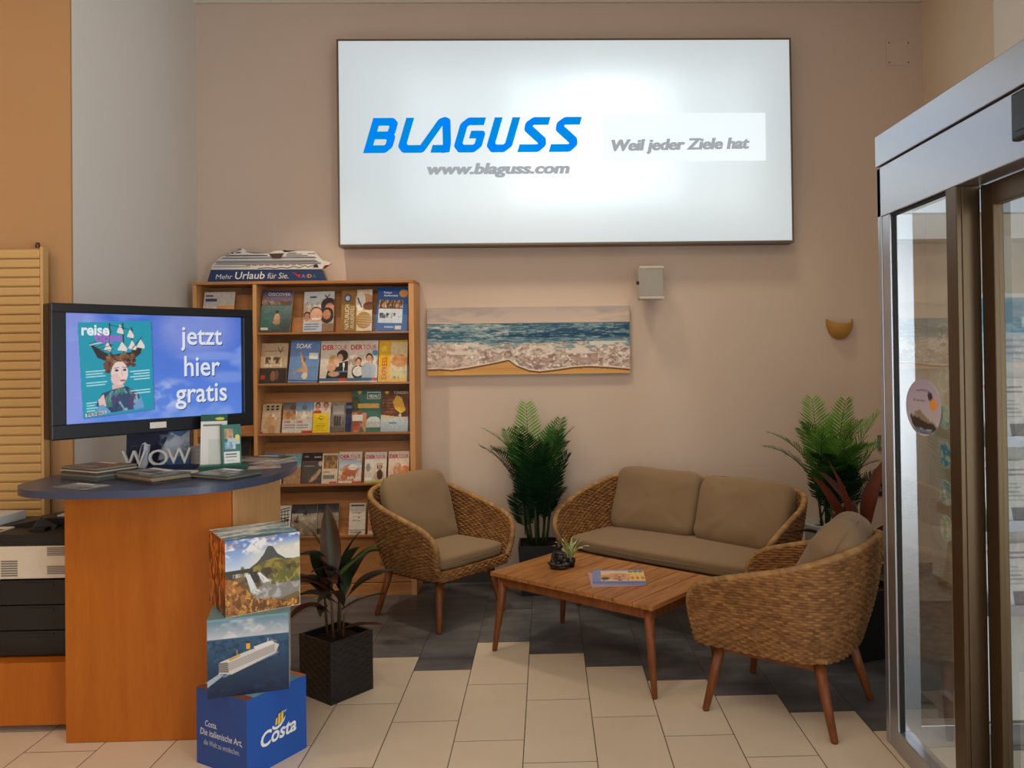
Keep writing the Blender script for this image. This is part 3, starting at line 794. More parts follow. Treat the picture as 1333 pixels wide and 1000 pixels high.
def a_blue():
    a = Art(60, 84, (28, 92, 168)); a.rect(.06, .3, .84, .5, (96, 60, 40)); a.cloud(7, 14, 4, .45, .6, (226, 190, 150), .9, a.box(.06, .3, .84, .48)); a.rect(.06, .5, .84, .82, (206, 214, 224)); a.cloud(8, 16, 3, .5, .6, (40, 46, 60), .9, a.box(.06, .6, .84, .72)); a.ell(.84, .14, .14, .09, (226, 160, 80)); a.rect(.62, .88, .82, .97, (214, 206, 190)); return a
T_blue = [('Reisen', .2, .1, .46, .15, W_, B_), ('Ausflugsziele', .2, .17, .66, .23, W_, B_), ('BUSREISEN', .28, .9, .58, .94, W_, {})]
def a_group():
    a = Art(60, 84, (196, 170, 138)); a.rect(0, .62, 1, 1, (40, 34, 34)); a.rect(.15, .2, .85, .58, (210, 186, 152)); a.line(.15, .2, .85, .2, .01, (120, 96, 70)); a.cloud(9, 12, 4, .45, .6, (70, 50, 40), .9, a.box(.18, .34, .85, .52)); a.cloud(10, 12, 4, .5, .65, (236, 226, 210), .8, a.box(.15, .42, .9, .6))
    a.line(.62, .1, .72, .24, .012, (60, 40, 40)); a.line(.72, .24, .82, .1, .012, (60, 40, 40)); a.ell(.5, .82, .1, .13, (150, 100, 70)); a.ell(.64, .8, .07, .12, (120, 80, 60)); a.rect(.04, .8, .22, .9, (190, 40, 40)); return a
def a_soak():
    a = Art(60, 84); a.grad(0, 1, (88, 128, 190), (124, 162, 214)); a.ell(.46, .46, .09, .06, (140, 92, 62)); a.poly([(.36, .3), (.42, .36), (.48, .5), (.62, .62), (.66, .78), (.56, .88), (.48, .76), (.3, .74), (.2, .8), (.36, .66), (.46, .6), (.4, .5), (.34, .34)], (212, 174, 140)); a.line(.36, .3, .42, .44, .03, (206, 160, 124)); a.line(.46, .62, .16, .8, .022, (206, 160, 124)); a.ell(.55, .84, .1, .08, (236, 222, 206))
    a.rect(.66, .3, .96, .44, (236, 236, 230)); a.line(.0, .95, 1, .96, .016, (50, 70, 120)); return a
T_soak = [('SOAK', .18, .08, .72, .19, W_, dict(shear=.2, bold=.012))]
def a_tour(c1, c2, band=True, peach=False):
    a = Art(60, 84, (226, 214, 200) if not peach else (236, 210, 186))
    if band: a.rect(0, .9, 1, .97, (64, 110, 150)); a.rect(.68, .9, .82, .97, (210, 60, 50)); a.rect(.84, .9, .98, .97, (210, 60, 50))
    return a
T_tour = [('DER', .06, .1, .47, .22, RED, dict(bold=.03)), ('TOUR', .48, .1, .94, .22, RED, {})]
def a_couple():
    a = a_tour(0, 0); a.ell(.78, .36, .2, .14, (44, 28, 22)); a.ell(.7, .42, .1, .1, (222, 170, 140)); a.poly([(.66, .54), (1, .48), (1, .9), (.7, .9)], (32, 32, 36)); a.poly([(.8, .54), (.88, .54), (.84, .8)], (240, 240, 240)); a.ell(.46, .5, .16, .16, (206, 160, 100)); a.ell(.56, .48, .09, .1, (232, 184, 156)); a.poly([(.3, .66), (.68, .62), (.7, .9), (.22, .9)], (46, 38, 36)); a.ell(.4, .64, .16, .1, (226, 176, 148)); a.ell(.5, .8, .2, .06, (216, 164, 134)); a.line(.6, .75, 1, .74, .018, (110, 160, 190)); return a
def a_pair():
    a = a_tour(0, 0); a.cloud(12, 9, 5, .5, .65, (150, 120, 110), .7, a.box(0, .36, 1, .6)); a.person(.34, .5, .075, (222, 170, 140), (50, 32, 26), (60, 56, 60)); a.ell(.34, .74, .18, .12, (236, 232, 228)); a.person(.7, .42, .085, (222, 170, 140), (60, 40, 30), (176, 190, 204)); a.ell(.7, .78, .24, .2, (178, 192, 206)); a.rect(0, .9, 1, .97, (64, 110, 150)); a.ell(.9, .3, .1, .07, (70, 160, 190)); a.rect(.84, .9, .98, .97, (210, 60, 50)); return a
def a_express():
    a = Art(60, 84, (236, 180, 20)); a.rect(.42, .05, 1, .92, (226, 206, 160)); a.ell(.75, .5, .26, .16, (206, 150, 96)); a.cloud(14, 8, 8, .45, .65, (190, 120, 70), .8, a.box(.44, .35, 1, .75)); a.rect(.42, .74, 1, .92, (214, 200, 140)); a.cloud(15, 8, 4, .5, .6, (110, 120, 80), .8, a.box(.44, .74, 1, .92)); a.ell(.18, .2, .1, .07, (246, 210, 60)); return a
T_express = [('EXPRESS', .12, .42, .3, .94, (196, 60, 20), dict(rot90=True, bold=.01))]
def a_circles():
    a = Art(44, 63, (206, 180, 148)); 
    for i, (x, y, r) in enumerate(((.5, .5, .2), (.35, .72, .22), (.68, .68, .2), (.55, .88, .2))): a.ell(x, y, r, r * .8, ((206, 150, 100), (196, 160, 120), (220, 176, 130), (190, 140, 96))[i], .85)
    for x in (.2, .45, .7): a.rect(x, .06, x + .17, .12, (40, 36, 36)); a.rect(x, .15, x + .17, .22, (60, 54, 52))
    a.rect(0, .94, .1, 1, RED); a.ell(.6, .4, .06, .05, (236, 226, 210)); a.ell(.72, .5, .06, .05, (236, 226, 210)); return a
def a_small(sky, mid, low=(214, 208, 200), seed=1, redstrip=False):
    a = Art(44, 63, low); a.grad(0, .3, sky, tuple(int(x * .5 + 110) for x in sky)); a.rect(0, .3, 1, .56, mid); a.cloud(seed, 6, 5, .45, .65, tuple(min(255, x + 50) for x in mid), .8, a.box(0, .25, 1, .56)); a.ell(.5, .16, .16, .09, tuple(int(x * .6) for x in mid), .8)
    a.lines(.1, .74, .8, 2, .08, .03, (120, 120, 120)); 
    if redstrip: a.rect(.4, .93, 1, 1, (200, 60, 50))
    return a
T_small = [('DER', .1, .6, .42, .68, RED, B_)]
def a_yellow():
    a = Art(44, 63, (222, 200, 180)); a.person(.25, .12, .1, (214, 150, 120), (60, 36, 26), (190, 60, 50)); a.person(.72, .1, .1, (206, 140, 110), (40, 26, 22), (220, 200, 190)); a.rect(0, .38, .92, 1, (240, 204, 20)); a.rect(0, .36, .92, .385, (226, 190, 30))
    for t in range(9): a.ell(.46 + .13 * math.cos(.3 + t * .32), .5 + .06 * math.sin(.3 + t * .32), .02, .014, (60, 60, 60))
    for x in (.4, .52): a.ell(x, .46, .025, .018, (60, 60, 60))
    a.lines(.2, .7, .75, 4, .07, .025, (120, 100, 20), .5); return a
def a_grey():
    a = Art(44, 63, (150, 140, 130)); a.cloud(21, 6, 6, .4, .7, (90, 84, 80), .7); a.rect(.2, .1, .9, .4, (176, 170, 164)); 
    for x in (.35, .5, .66): a.ell(x, .5, .06, .06, (60, 44, 36)); a.rect(x - .06, .55, x + .06, .8, (70, 62, 60))
    a.rect(0, .82, 1, 1, (110, 96, 84)); return a
def a_navy(): a = Art(44, 63, (40, 44, 84)); a.rect(.2, .1, .8, .2, (120, 130, 160)); a.cloud(22, 5, 5, .5, .7, (80, 90, 130), .8, a.box(0, .4, 1, .9)); return a
def a_green():
    a = Art(60, 84, (62, 112, 96)); a.ell(.08, .35, .2, .2, (50, 70, 40), .9); a.cloud(25, 8, 8, .4, .6, (96, 84, 50), .9, a.box(0, .25, .2, .5)); a.rect(.2, .33, .92, .44, (226, 180, 90)); a.ell(.2, .7, .36, .2, (140, 84, 60)); a.cloud(26, 8, 6, .45, .6, (206, 150, 110), .9, a.box(0, .55, .5, 1)); a.rect(.02, .6, .38, .74, (230, 224, 214)); a.ell(.75, .76, .24, .12, (214, 216, 214)); a.rect(.5, .76, 1, .9, (190, 190, 184)); a.rect(.06, .86, .3, .97, (196, 80, 60)); a.poly([(.15, .05), (.25, .03), (.33, .05), (.24, .12)], (250, 190, 20)); a.rect(.5, .06, .96, .22, (236, 236, 230)); a.rect(.52, .075, .94, .205, (62, 112, 96)); return a
T_green = [('VIELFALT', .55, .12, .92, .19, W_, B_)]
def a_tunis():
    a = Art(60, 84, (110, 62, 34)); 
    for k in range(5): a.rect(.04, .24 + k * .07, .46, .27 + k * .07, (160, 100, 56))
    a.cloud(27, 6, 8, .45, .7, (70, 36, 20), .7, a.box(0, 0, 1, .66)); a.poly([(.55, .14), (.75, .2), (.9, .5), (.72, .58), (.5, .46), (.42, .3)], (226, 176, 60)); a.grad(.66, 1, (206, 212, 214), (160, 180, 190)); a.poly([(0, .66), (.3, .72), (.6, .66), (1, .74), (1, .68), (0, .6)], (216, 196, 160)); a.lines(.3, .78, .6, 1, .1, .03, (90, 110, 130)); a.poly([(.1, .06), (.2, .04), (.28, .06), (.19, .12)], (250, 190, 20)); a.ell(.7, .62, .06, .04, (206, 196, 150)); return a
T_tunis = [('TUNESIEN', .44, .05, .98, .11, (236, 220, 200), {})]
def a_teal(): a = Art(44, 63, (120, 178, 186)); a.cloud(30, 5, 6, .5, .7, (90, 140, 150), .8); a.rect(0, .45, 1, 1, (170, 130, 100)); a.cloud(31, 4, 8, .45, .65, (206, 160, 120), .8, a.box(0, .45, 1, 1)); a.poly([(.4, .2), (.5, .1), (.62, .22), (.5, .2)], (40, 60, 70)); return a
def a_ship():
    a = Art(54, 63, (84, 78, 76)); a.rect(0, 0, 1, .26, (36, 32, 36)); a.lines(.1, .1, .3, 1, .1, .05, (180, 170, 160)); a.lines(.55, .12, .9, 1, .1, .05, (210, 200, 190)); a.line(.05, .3, .95, .28, .008, (196, 80, 90)); a.ell(.86, .36, .1, .08, (206, 180, 160)); a.lines(.1, .42, .6, 1, .1, .03, (200, 196, 190)); a.poly([(.35, .92), (.5, .78), (.85, .52), (.92, .6), (.7, .84), (.4, .98)], (196, 160, 130)); a.cloud(33, 8, 8, .5, .7, (110, 90, 80), .5, a.box(0, .5, 1, 1)); return a
def a_tan(): a = Art(40, 63, (222, 206, 180)); a.rect(.1, .06, .95, .5, (176, 136, 84)); a.cloud(35, 5, 5, .4, .6, (120, 84, 46), .9, a.box(.1, .06, .95, .5)); a.rect(.1, .72, .8, .84, (130, 122, 116)); a.rect(.5, .94, .95, .99, RED); a.lines(.1, .6, .5, 1, .05, .03, RED); return a
def a_beach(): a = a_tour(0, 0, False); a.rect(0, .3, 1, .56, (196, 206, 216)); a.ell(.5, .6, .34, .2, (206, 150, 110)); a.cloud(37, 8, 6, .45, .6, (190, 90, 60), .8, a.box(0, .55, 1, .93)); a.ell(.62, .5, .2, .1, (236, 226, 216)); a.lines(.1, .25, .8, 1, .1, .02, (120, 120, 160)); a.rect(.6, .94, 1, 1, (206, 90, 70)); return a
def a_hat(): a = a_tour(0, 0, False); a.ell(.16, .5, .1, .13, (150, 150, 150)); a.person(.68, .5, .085, (206, 150, 116), (52, 30, 22), (216, 180, 150)); a.ell(.68, .4, .17, .045, (206, 176, 120)); a.ell(.7, .74, .14, .16, (60, 34, 26), .9); a.rect(.04, .82, .32, .92, (240, 240, 236)); a.rect(0, .95, 1, 1, (190, 200, 60)); return a
def a_peach(): a = a_tour(0, 0, False, True); a.ell(.45, .62, .2, .26, (200, 150, 116)); a.ell(.8, .66, .22, .2, (236, 140, 80)); a.ell(.4, .44, .1, .08, (226, 180, 150)); a.cloud(39, 6, 6, .5, .7, (250, 190, 140), .7, a.box(0, .5, 1, 1)); return a
def a_zebra():
    a = Art(40, 63, (226, 222, 214)); rng = random.Random(4)
    for k in range(11): y = .18 + k * .07; a.line(.1 + rng.uniform(-.1, .1), y, .9, y + rng.uniform(-.14, .14), .02, (30, 28, 28))
    for k in range(4): a.line(.2 + k * .2, .2, .3 + k * .2, .95, .018, (30, 28, 28))
    return a
def a_dusk(s): a = Art(60, 63); a.grad(0, .35, (46, 46, 56), (110, 104, 104)); a.grad(.3, 1, (170, 150, 130), (120, 104, 90)); a.cloud(s, 4, 6, .5, .7, (40, 38, 42), .8, a.box(0, 0, 1, .6)); a.cloud(s + 1, 4, 5, .5, .7, (206, 190, 170), .7, a.box(0, .3, 1, 1)); a.rect(0, .8, .3, .98, (70, 60, 56)); return a
def a_white(): a = Art(40, 63, (226, 216, 204)); a.rect(.1, .06, .9, .1, (70, 60, 60)); a.lines(.2, .3, .8, 3, .12, .03, (150, 140, 136)); a.ell(.6, .32, .04, .03, RED); a.ell(.6, .46, .04, .03, RED); a.rect(0, .84, 1, .86, (40, 36, 36)); a.rect(.1, .9, .8, .96, (170, 160, 150)); return a
def a_food(): a = Art(40, 63, (222, 208, 196)); a.rect(0, .4, 1, .9, (190, 120, 84)); a.cloud(45, 6, 6, .45, .6, (226, 170, 130), .9, a.box(0, .4, 1, .9)); a.rect(.1, .06, .6, .12, RED); return a
def a_coast(): a = Art(60, 84, (206, 196, 186)); a.grad(.34, .6, (226, 150, 80), (206, 110, 60), .45, 1); a.rect(.06, .08, .3, .12, (60, 60, 70)); a.rect(.06, .16, .44, .24, (60, 76, 110)); a.rect(0, .6, 1, .66, (90, 80, 76)); a.grad(.66, 1, (110, 90, 80), (60, 70, 90)); return a
def a_bus(): a = Art(44, 84, (44, 40, 40)); a.cloud(48, 6, 8, .5, .65, (70, 90, 60), .9, a.box(0, 0, 1, .35)); a.cloud(49, 6, 8, .5, .65, (120, 90, 70), .7, a.box(0, .35, 1, .6)); return a
T_bus = [('IBUS', .12, .5, .34, .92, (200, 196, 190), dict(rot90=True))]
def a_leaf(): a = Art(44, 63, (180, 200, 220)); a.grad(0, .5, (90, 140, 200), (200, 216, 230)); a.rect(0, .5, 1, 1, (226, 226, 226)); a.lines(.1, .6, .8, 4, .09, .03, (120, 130, 150)); return a

BR = [ # row, x0, x1, height, layer, tilt, art, texts, label
 (1, -2.371, -2.16, .297, 0, 0, a_coast, [], 'brochure with orange coast picture, alone in the narrow left shelf column'),
 (1, -1.975, -1.765, .297, 0, 1.5, a_america, T_america, 'dark travel magazine with swimmer in a lake, first on the top row'),
 (1, -1.676, -1.468, .29, 0, -1, a_family, [], 'catalogue with a smiling family of four on the top row'),
 (1, -1.417, -1.205, .30, 0, -1, a_gold, T_gold, 'golden brown brochure with vertical lettering on the top row'),
 (1, -1.179, -.966, .315, 0, 1.5, a_blue, T_blue, 'bright blue travel catalogue at the end of the top row'),
 (2, -1.978, -1.795, .285, 0, 0, a_group, [], 'brochure with tan group photograph over a black lower band'),
 (2, -1.782, -1.582, .30, 0, 1.5, a_soak, T_soak, 'sky blue brochure with a leaping figure and white lettering'),
 (2, -1.572, -1.378, .297, 1, 0, a_couple, T_tour, 'white catalogue with an embracing bride and groom'),
 (2, -1.374, -1.172, .297, 0, 0, a_pair, T_tour, 'white catalogue with woman and man in light shirt, beside yellow brochure'),
 (2, -1.166, -.968, .297, 0, 0, a_express, T_express, 'yellow brochure with red vertical word at the end of second row'),
 (3, -1.972, -1.845, .205, 1, 0, a_circles, [], 'small tan brochure with overlapping circles, in front at start of third row'),
 (3, -1.979, -1.855, .205, 2, 0, lambda: a_small((170, 170, 176), (150, 120, 100), seed=51), [], 'small grey-edged brochure peeking out behind the tan circles brochure'),
 (3, -1.836, -1.70, .212, 2, 0, lambda: a_small((90, 84, 80), (176, 120, 70), seed=52), T_small, 'small brochure with brown rock picture behind blue-sky brochure'),
 (3, -1.744, -1.625, .213, 1, 0, lambda: a_small((96, 140, 196), (206, 190, 170), seed=53, redstrip=True), T_small, 'small brochure with blue sky and red bottom strip, in front of its twin'),
 (3, -1.733, -1.614, .216, 3, 0, lambda: a_small((96, 140, 196), (206, 190, 170), seed=53, redstrip=True), T_small, 'small blue-sky brochure tucked behind its twin on third row'),
 (3, -1.618, -1.50, .212, 0, 0, a_yellow, [], 'small brochure with big yellow block and smiling face'),
 (3, -1.508, -1.40, .207, 1, 0, a_grey, [], 'small grey brochure with three standing figures'),
 (3, -1.45, -1.33, .207, 2, 0, a_navy, [], 'dark navy brochure mostly hidden behind grey and green ones'),
 (3, -1.357, -1.155, .297, 1, 0, a_green, T_green, 'tall green holiday catalogue with white domes on the third row'),
 (3, -1.152, -.965, .297, 0, 0, a_tunis, T_tunis, 'tall brown catalogue with yellow cloth at end of the third row'),
 (4, -1.97, -1.835, .212, 0, 0, a_leaf, [], 'small brochure with pale blue sky picture behind the counter edge'),
 (4, -1.825, -1.71, .207, 1, 0, a_teal, [], 'small teal brochure with sand coloured lower half'),
 (4, -1.702, -1.556, .212, 1, 0, a_ship, [], 'dark grey brochure with a pale ship on the fourth row'),
 (4, -1.56, -1.452, .207, 0, 0, a_tan, [], 'narrow cream brochure with golden picture on the fourth row'),
 (4, -1.45, -1.292, .215, 1, 0, a_beach, T_tour, 'white catalogue with person lying on a red beach towel'),
 (4, -1.267, -1.118, .212, 0, 0, a_hat, T_tour, 'white catalogue with woman in straw hat'),
 (4, -1.105, -.962, .215, 0, 0, a_peach, T_tour, 'pale peach catalogue at the end of the fourth row'),
 (5, -1.885, -1.78, .205, 0, 0, a_zebra, [], 'brochure with black and white stripes on the bottom row'),
 (5, -1.773, -1.60, .212, 0, 0, lambda: a_dusk(61), [], 'dusky landscape brochure beside the striped one'),
 (5, -1.615, -1.455, .212, 1, 0, lambda: a_dusk(67), [], 'second dusky brochure, behind the cordyline leaves'),
 (5, -1.379, -1.266, .215, 0, 0, a_white, [], 'white list brochure with two red dots on the bottom row'),
 (5, -1.247, -1.125, .215, 0, 0, a_food, [], 'white brochure with reddish food picture beside the armchair back'),
 (4, -2.18, -2.05, .32, 0, -3, a_bus, T_bus, 'dark brochure with vertical lettering below the television'),
]
for r, x0, x1, h, layer, tilt, af, tx, lab in BR:
    M = T((x0 + x1) / 2, SY + .021 + layer * .015, LEDGE[r] + .001 + abs(math.sin(R_(tilt))) * (x1 - x0) / 2, 0, R_(-14)) @ Matrix.Rotation(R_(tilt), 4, 'Y') @ T(-(x1 - x0) / 2, 0, 0)
    brochure('brochure', lab, 'brochure', af(), x1 - x0, h, .008, M, tx, 'travel brochures on the display shelves')

# cruise ship cut-out on top of the shelf
def ship_topper():
    root = thing('ship_display', 'cardboard cruise ship cut-out with blue slogan base on top of the shelf', 'display', (-2.365, 5.80, 2.166))
    m = MB(); base = [(0, 0), (.835, 0), (.80, .088), (.028, .094)]
    m.prism(base, 0, .05, 'cardboard_edge')
    H1, W1 = 90, 330
    a = Art(W1, 36, (40, 60, 104)); a.cloud(3, 12, 2, .4, .8, (50, 74, 120), .5)
    g = Art(W1, H1)
    out = MB()
    # printed face of the base, following its slanted ends
    xs = np.linspace(0, 1, W1); zs = np.linspace(0, 1, 36); P = np.zeros((36, W1, 3))
    for i, s in enumerate(zs):
        xl = .028 * s; xr = .835 - .035 * s; P[i, :, 0] = xl + (xr - xl) * xs; P[i, :, 1] = -.0006; P[i, :, 2] = s * (.094 - .006 * xs)
    m.grid(P, 'print', None, lin(np.clip(a.a, 0, 1)), False)
    m.text('Mehr', .06, .028, .178, .062, 'print', None, rgb(232, 232, 228), y=-.0012, shear=.2)
    m.text('Urlaub', .195, .027, .40, .078, 'print', None, rgb(240, 240, 236), y=-.0012, shear=.2, bold=.01)
    m.text('f\u00fcr Sie.', .42, .028, .565, .068, 'print', None, rgb(232, 232, 228), y=-.0012, shear=.2)
    m.add([(.59, -.0012, .07), (.65, -.0012, .062), (.645, -.0012, .03), (.625, -.0012, .045)], [(0, 1, 2, 3)], 'print', None, rgb(206, 50, 50))
    m.add([(.60, -.0013, .06), (.66, -.0013, .07), (.64, -.0013, .055)], [(0, 1, 2)], 'print', None, rgb(30, 34, 60))
    for ch, x, c in (('A', .656, (110, 160, 210)), ('I', .69, (210, 60, 50)), ('D', .70, (240, 170, 50)), ('A', .732, (60, 130, 120))):
        m.text(ch, x, .032, x + (.008 if ch == 'I' else .026), .056, 'print', None, rgb(*c), y=-.0012, bold=.02)
    m.build('slogan_base', root)
    # the hull and decks
    prof = [(.03, .095), (.035, .125), (.075, .165), (.10, .185), (.15, .20), (.18, .215), (.215, .225), (.24, .24), (.26, .24), (.265, .215), (.33, .205), (.43, .205), (.47, .222), (.52, .226), (.54, .212), (.63, .222), (.74, .218), (.77, .185), (.80, .155), (.86, .135), (.85, .122), (.815, .118), (.80, .092)]
    m = MB(); m.prism(prof, .004, .034, 'paper_white')
    def bar(x0, z0, x1, z1, c): m.box(x0, x1, .0022, .0038, z0, z1, 'print', None, 0, rgb(*c))
    for k, (z, x0, x1) in enumerate(((.113, .04, .30), (.128, .05, .79), (.134, .06, .79), (.143, .06, .77), (.150, .065, .76), (.158, .075, .75), (.170, .10, .76), (.178, .11, .75), (.188, .13, .42), (.194, .15, .40))):
        bar(x0, z, x1, z + (.003, .002, .004, .005, .003, .002, .004, .003, .006, .002)[k], ((60, 60, 80), (70, 66, 80), (70, 66, 84), (90, 84, 96), (80, 76, 90), (110, 100, 110), (50, 50, 66), (90, 84, 90), (60, 60, 76), (80, 80, 90))[k])
    for k in range(9): bar(.27 + k * .045, .1215, .30 + k * .045, .126, (176, 110, 70))
    m.prism([(.43, .203), (.535, .206), (.51, .168), (.455, .168)], .001, .0035, 'print', None, rgb(84, 62, 52))
    for x0, z0, x1 in ((.55, .186, .70), (.55, .196, .66), (.56, .206, .62), (.70, .20, .75)): bar(x0, z0, x1, z0 + .004, (70, 66, 76))
    pts = [(.35, .098), (.42, .102), (.47, .097), (.52, .104), (.56, .098), (.60, .11), (.64, .10), (.68, .116), (.70, .104), (.75, .12)]
    for (ax, az), (bx, bz) in zip(pts, pts[1:]): m.add([(ax, .003, az), (bx, .003, bz), (bx, .003, bz + .005), (ax, .003, az + .005)], [(0, 1, 2, 3)], 'print', None, rgb(46, 40, 50))
    m.prism([(.735, .104), (.775, .104), (.765, .125), (.75, .126)], .001, .0035, 'print', None, rgb(60, 40, 46))
    m.prism([(.80, .098), (.83, .112), (.812, .113)], .001, .0035, 'print', None, rgb(190, 50, 46))
    bar(.17, .206, .185, .214, (60, 56, 60)); bar(.20, .209, .235, .218, (80, 76, 80)); bar(.215, .232, .24, .238, (60, 50, 50))
    m.build('ship_cutout', root)
ship_topper()

# ------------------------------------------------------------------ counter
def spline_closed(P, n):
    P = np.asarray(P, float); m = len(P); out = []
    for i in range(m):
        p0, p1, p2, p3 = P[i - 1], P[i], P[(i + 1) % m], P[(i + 2) % m]
        for u in np.linspace(0, 1, n, endpoint=False):
            out.append(0.5 * ((2 * p1) + (-p0 + p2) * u + (2 * p0 - 5 * p1 + 4 * p2 - p3) * u * u + (-p0 + 3 * p1 - 3 * p2 + p3) * u ** 3))
    return np.array(out)
def counter():
    cx, cy = -1.72, 3.9
    root = thing('service_counter', 'beech counter with rounded blue-grey top below the television', 'counter', (cx, cy, 0))
    out = [(-2.31, 3.72), (-2.255, 3.56), (-2.13, 3.455), (-1.95, 3.41), (-1.74, 3.41), (-1.53, 3.455), (-1.37, 3.56), (-1.265, 3.76), (-1.245, 4.0), (-1.275, 4.22), (-1.36, 4.42), (-1.55, 4.55), (-1.85, 4.56), (-2.12, 4.36), (-2.28, 4.05)]
    P = spline_closed(out, 8) - np.array([cx, cy])
    m = MB(); bm = bmesh.new(); n = len(P)
    lo = [bm.verts.new((p[0], p[1], 1.069)) for p in P]; hi = [bm.verts.new((p[0], p[1], 1.10)) for p in P]
    bm.faces.new(lo[::-1]); bm.faces.new(hi)
    for i in range(n): bm.faces.new((lo[i], lo[(i + 1) % n], hi[(i + 1) % n], hi[i]))
    bmesh.ops.bevel(bm, geom=[e for e in bm.edges if abs(e.verts[0].co.z - e.verts[1].co.z) < 1e-6], offset=.006, segments=3, affect='EDGES')
    m.bm(bm, 'counter_blue'); m.build('countertop', root)
    x0, x1, y0, y1 = -2.074 - cx, -1.367 - cx, 3.585 - cy, 4.24 - cy
    m = MB(); m.box(x0, x1, y0, y0 + .022, .002, 1.068, 'beech_desk', None, .002); m.build('front_panel', root)
    for x in (x0, x1 - .022):
        m = MB(); m.box(x, x + .022, y0 + .0225, y1, .002, 1.068, 'beech_lit_side', None, .002); m.build('side_panel', root)
    m = MB(); m.box(x0 + .023, x1 - .023, y1 - .03, y1 - .01, .002, 1.068, 'beech_desk'); m.build('back_panel', root)
counter()

def television():
    W, Hh, D = .926, .592, .085
    root = thing('television', 'black flat television on wall arm showing blue sky and magazine cover', 'television', (-1.852, 3.95, 1.293), math.atan2(.70, .606))
    hw = W / 2; L, Rr, Bt, Tp = .06, .052, .066, .042
    m = MB(); y = -D / 2
    m.box(-hw, hw, y + .012, D / 2, 0, Hh, 'tv_black', None, .008)
    for b in ((-hw, hw, y - .012, y + .0115, 0, Bt), (-hw, hw, y - .012, y + .0115, Hh - Tp, Hh)): m.box(*b, 'tv_black', None, .006)
    for b in ((-hw, -hw + L, y - .012, y + .0115, Bt - .004, Hh - Tp + .004), (hw - Rr, hw, y - .012, y + .0115, Bt - .004, Hh - Tp + .004)): m.box(*b, 'tv_black', None, .005)
    m.build('casing', root)
    sw, sh = W - L - Rr, Hh - Bt - Tp
    a = Art(360, 214); a.grad(0, 1, (70, 110, 214), (96, 140, 232)); a.ell(0, .2, .12, .8, (150, 160, 232), .8, .9); a.cloud(5, 3, 4, .55, .85, (150, 176, 240), .8); a.ell(.72, .12, .16, .2, (150, 160, 226), .7, .9)
    a.cloud(9, 9, 7, .42, .62, (176, 190, 240), .95, np.clip(1.3 - ((a.X - .55) / .17) ** 2 - ((a.Y - .78) / .16) ** 2, 0, 1)); a.ell(.83, .4, .14, .03, (140, 166, 236), .7, .9); a.ell(.92, .62, .1, .04, (140, 166, 236), .6, .9)
    # the magazine cover shown on the screen
    q = [(.064, .085), (.45, .055), (.463, .905), (.088, .955)]
    a.poly([(x + .006, y_ + .008) for x, y_ in q], (60, 84, 140), .6); a.poly(q, (24, 156, 180))
    ux = lambda u, v: (.064 + .386 * u + .02 * v * (1 - u) + .013 * v * u, .085 - .03 * u + .87 * v - .02 * u * v)
    def P(*pts): return [ux(*p) for p in pts]
    def line(x0, y0, x1, y1, w, c): A_, B2 = ux(x0, y0), ux(x1, y1); a.line(*A_, *B2, w, c)
    def ell(u, v, ru, rv, c, al=1): x, y_ = ux(u, v); a.ell(x, y_, ru * .386, rv * .87, c, al)
    a.poly(P((.14, .22), (.24, .38), (.45, .46), (.7, .44), (.84, .36), (.86, .27), (.7, .34), (.4, .36)), (52, 36, 32))
    for u, t in ((.42, .02), (.6, .02), (.72, .07)): line(u, t, u, .37, .003, (40, 34, 36))
    for u, v, r in ((.56, .08, .05), (.7, .13, .05), (.58, .27, .07), (.38, .26, .05), (.72, .26, .06), (.84, .25, .06)): a.poly(P((u - r, v + .04), (u, v - .05), (u + r, v + .03), (u + r * .8, v + .06)), (236, 222, 210))
    for k in range(6): line(.16 + k * .03, .23 + k * .02, .45, .1 + k * .05, .0013, (40, 40, 44))
    line(.4, .03, .74, .1, .0013, (40, 40, 44)); line(.15, .24, .3, .22, .003, (225, 225, 225)); line(.72, .3, .86, .18, .002, (40, 40, 44))
    for k in range(70):
        rr = random.Random(k); ell(.55 + rr.uniform(-.2, .2), .43 + rr.uniform(-.07, .06), .03, .02, rr.choice([(96, 60, 40), (130, 84, 54), (160, 110, 74), (70, 42, 30)]))
    for k in range(16):
        rr = random.Random(k + 90); ell(.38 + rr.uniform(-.05, .07), .5 + rr.uniform(-.06, .04), .03, .025, rr.choice([(120, 76, 50), (90, 54, 36)]))
    a.poly(P((.42, .68), (.57, .68), (.6, .75), (.42, .77)), (226, 186, 178)); a.poly(P((.2, .86), (.28, .76), (.44, .73), (.62, .71), (.78, .8), (.84, .97), (.2, .98)), (52, 76, 110))
    ell(.53, .56, .115, .125, (240, 212, 206)); ell(.47, .62, .06, .06, (232, 196, 190)); ell(.57, .645, .04, .012, (190, 90, 96)); ell(.49, .53, .028, .012, (60, 60, 80)); ell(.6, .53, .026, .012, (60, 60, 80)); line(.46, .505, .52, .5, .0018, (120, 80, 60)); line(.57, .5, .63, .505, .0018, (120, 80, 60)); line(.56, .54, .57, .6, .0015, (214, 160, 150))
    ms = a.inpoly(P((.3, .78), (.44, .735), (.62, .715), (.76, .8), (.8, .97), (.32, .98))).astype(float)
    a.cloud(71, 26, 8, .42, .6, (40, 60, 96), .9, ms); a.cloud(73, 30, 9, .5, .62, (150, 190, 200), .9, ms); a.cloud(77, 34, 9, .58, .66, (90, 60, 110), .9, ms); a.cloud(79, 34, 9, .6, .68, (60, 130, 110), .9, ms)
    a.poly(P((.22, .83), (.3, .77), (.33, .9), (.24, .92)), (232, 196, 190)); a.poly(P((.2, .9), (.28, .88), (.4, .98), (.2, .985)), (110, 160, 206)); a.poly(P((.7, .94), (.82, .84), (.86, .97), (.72, .98)), (110, 160, 206))
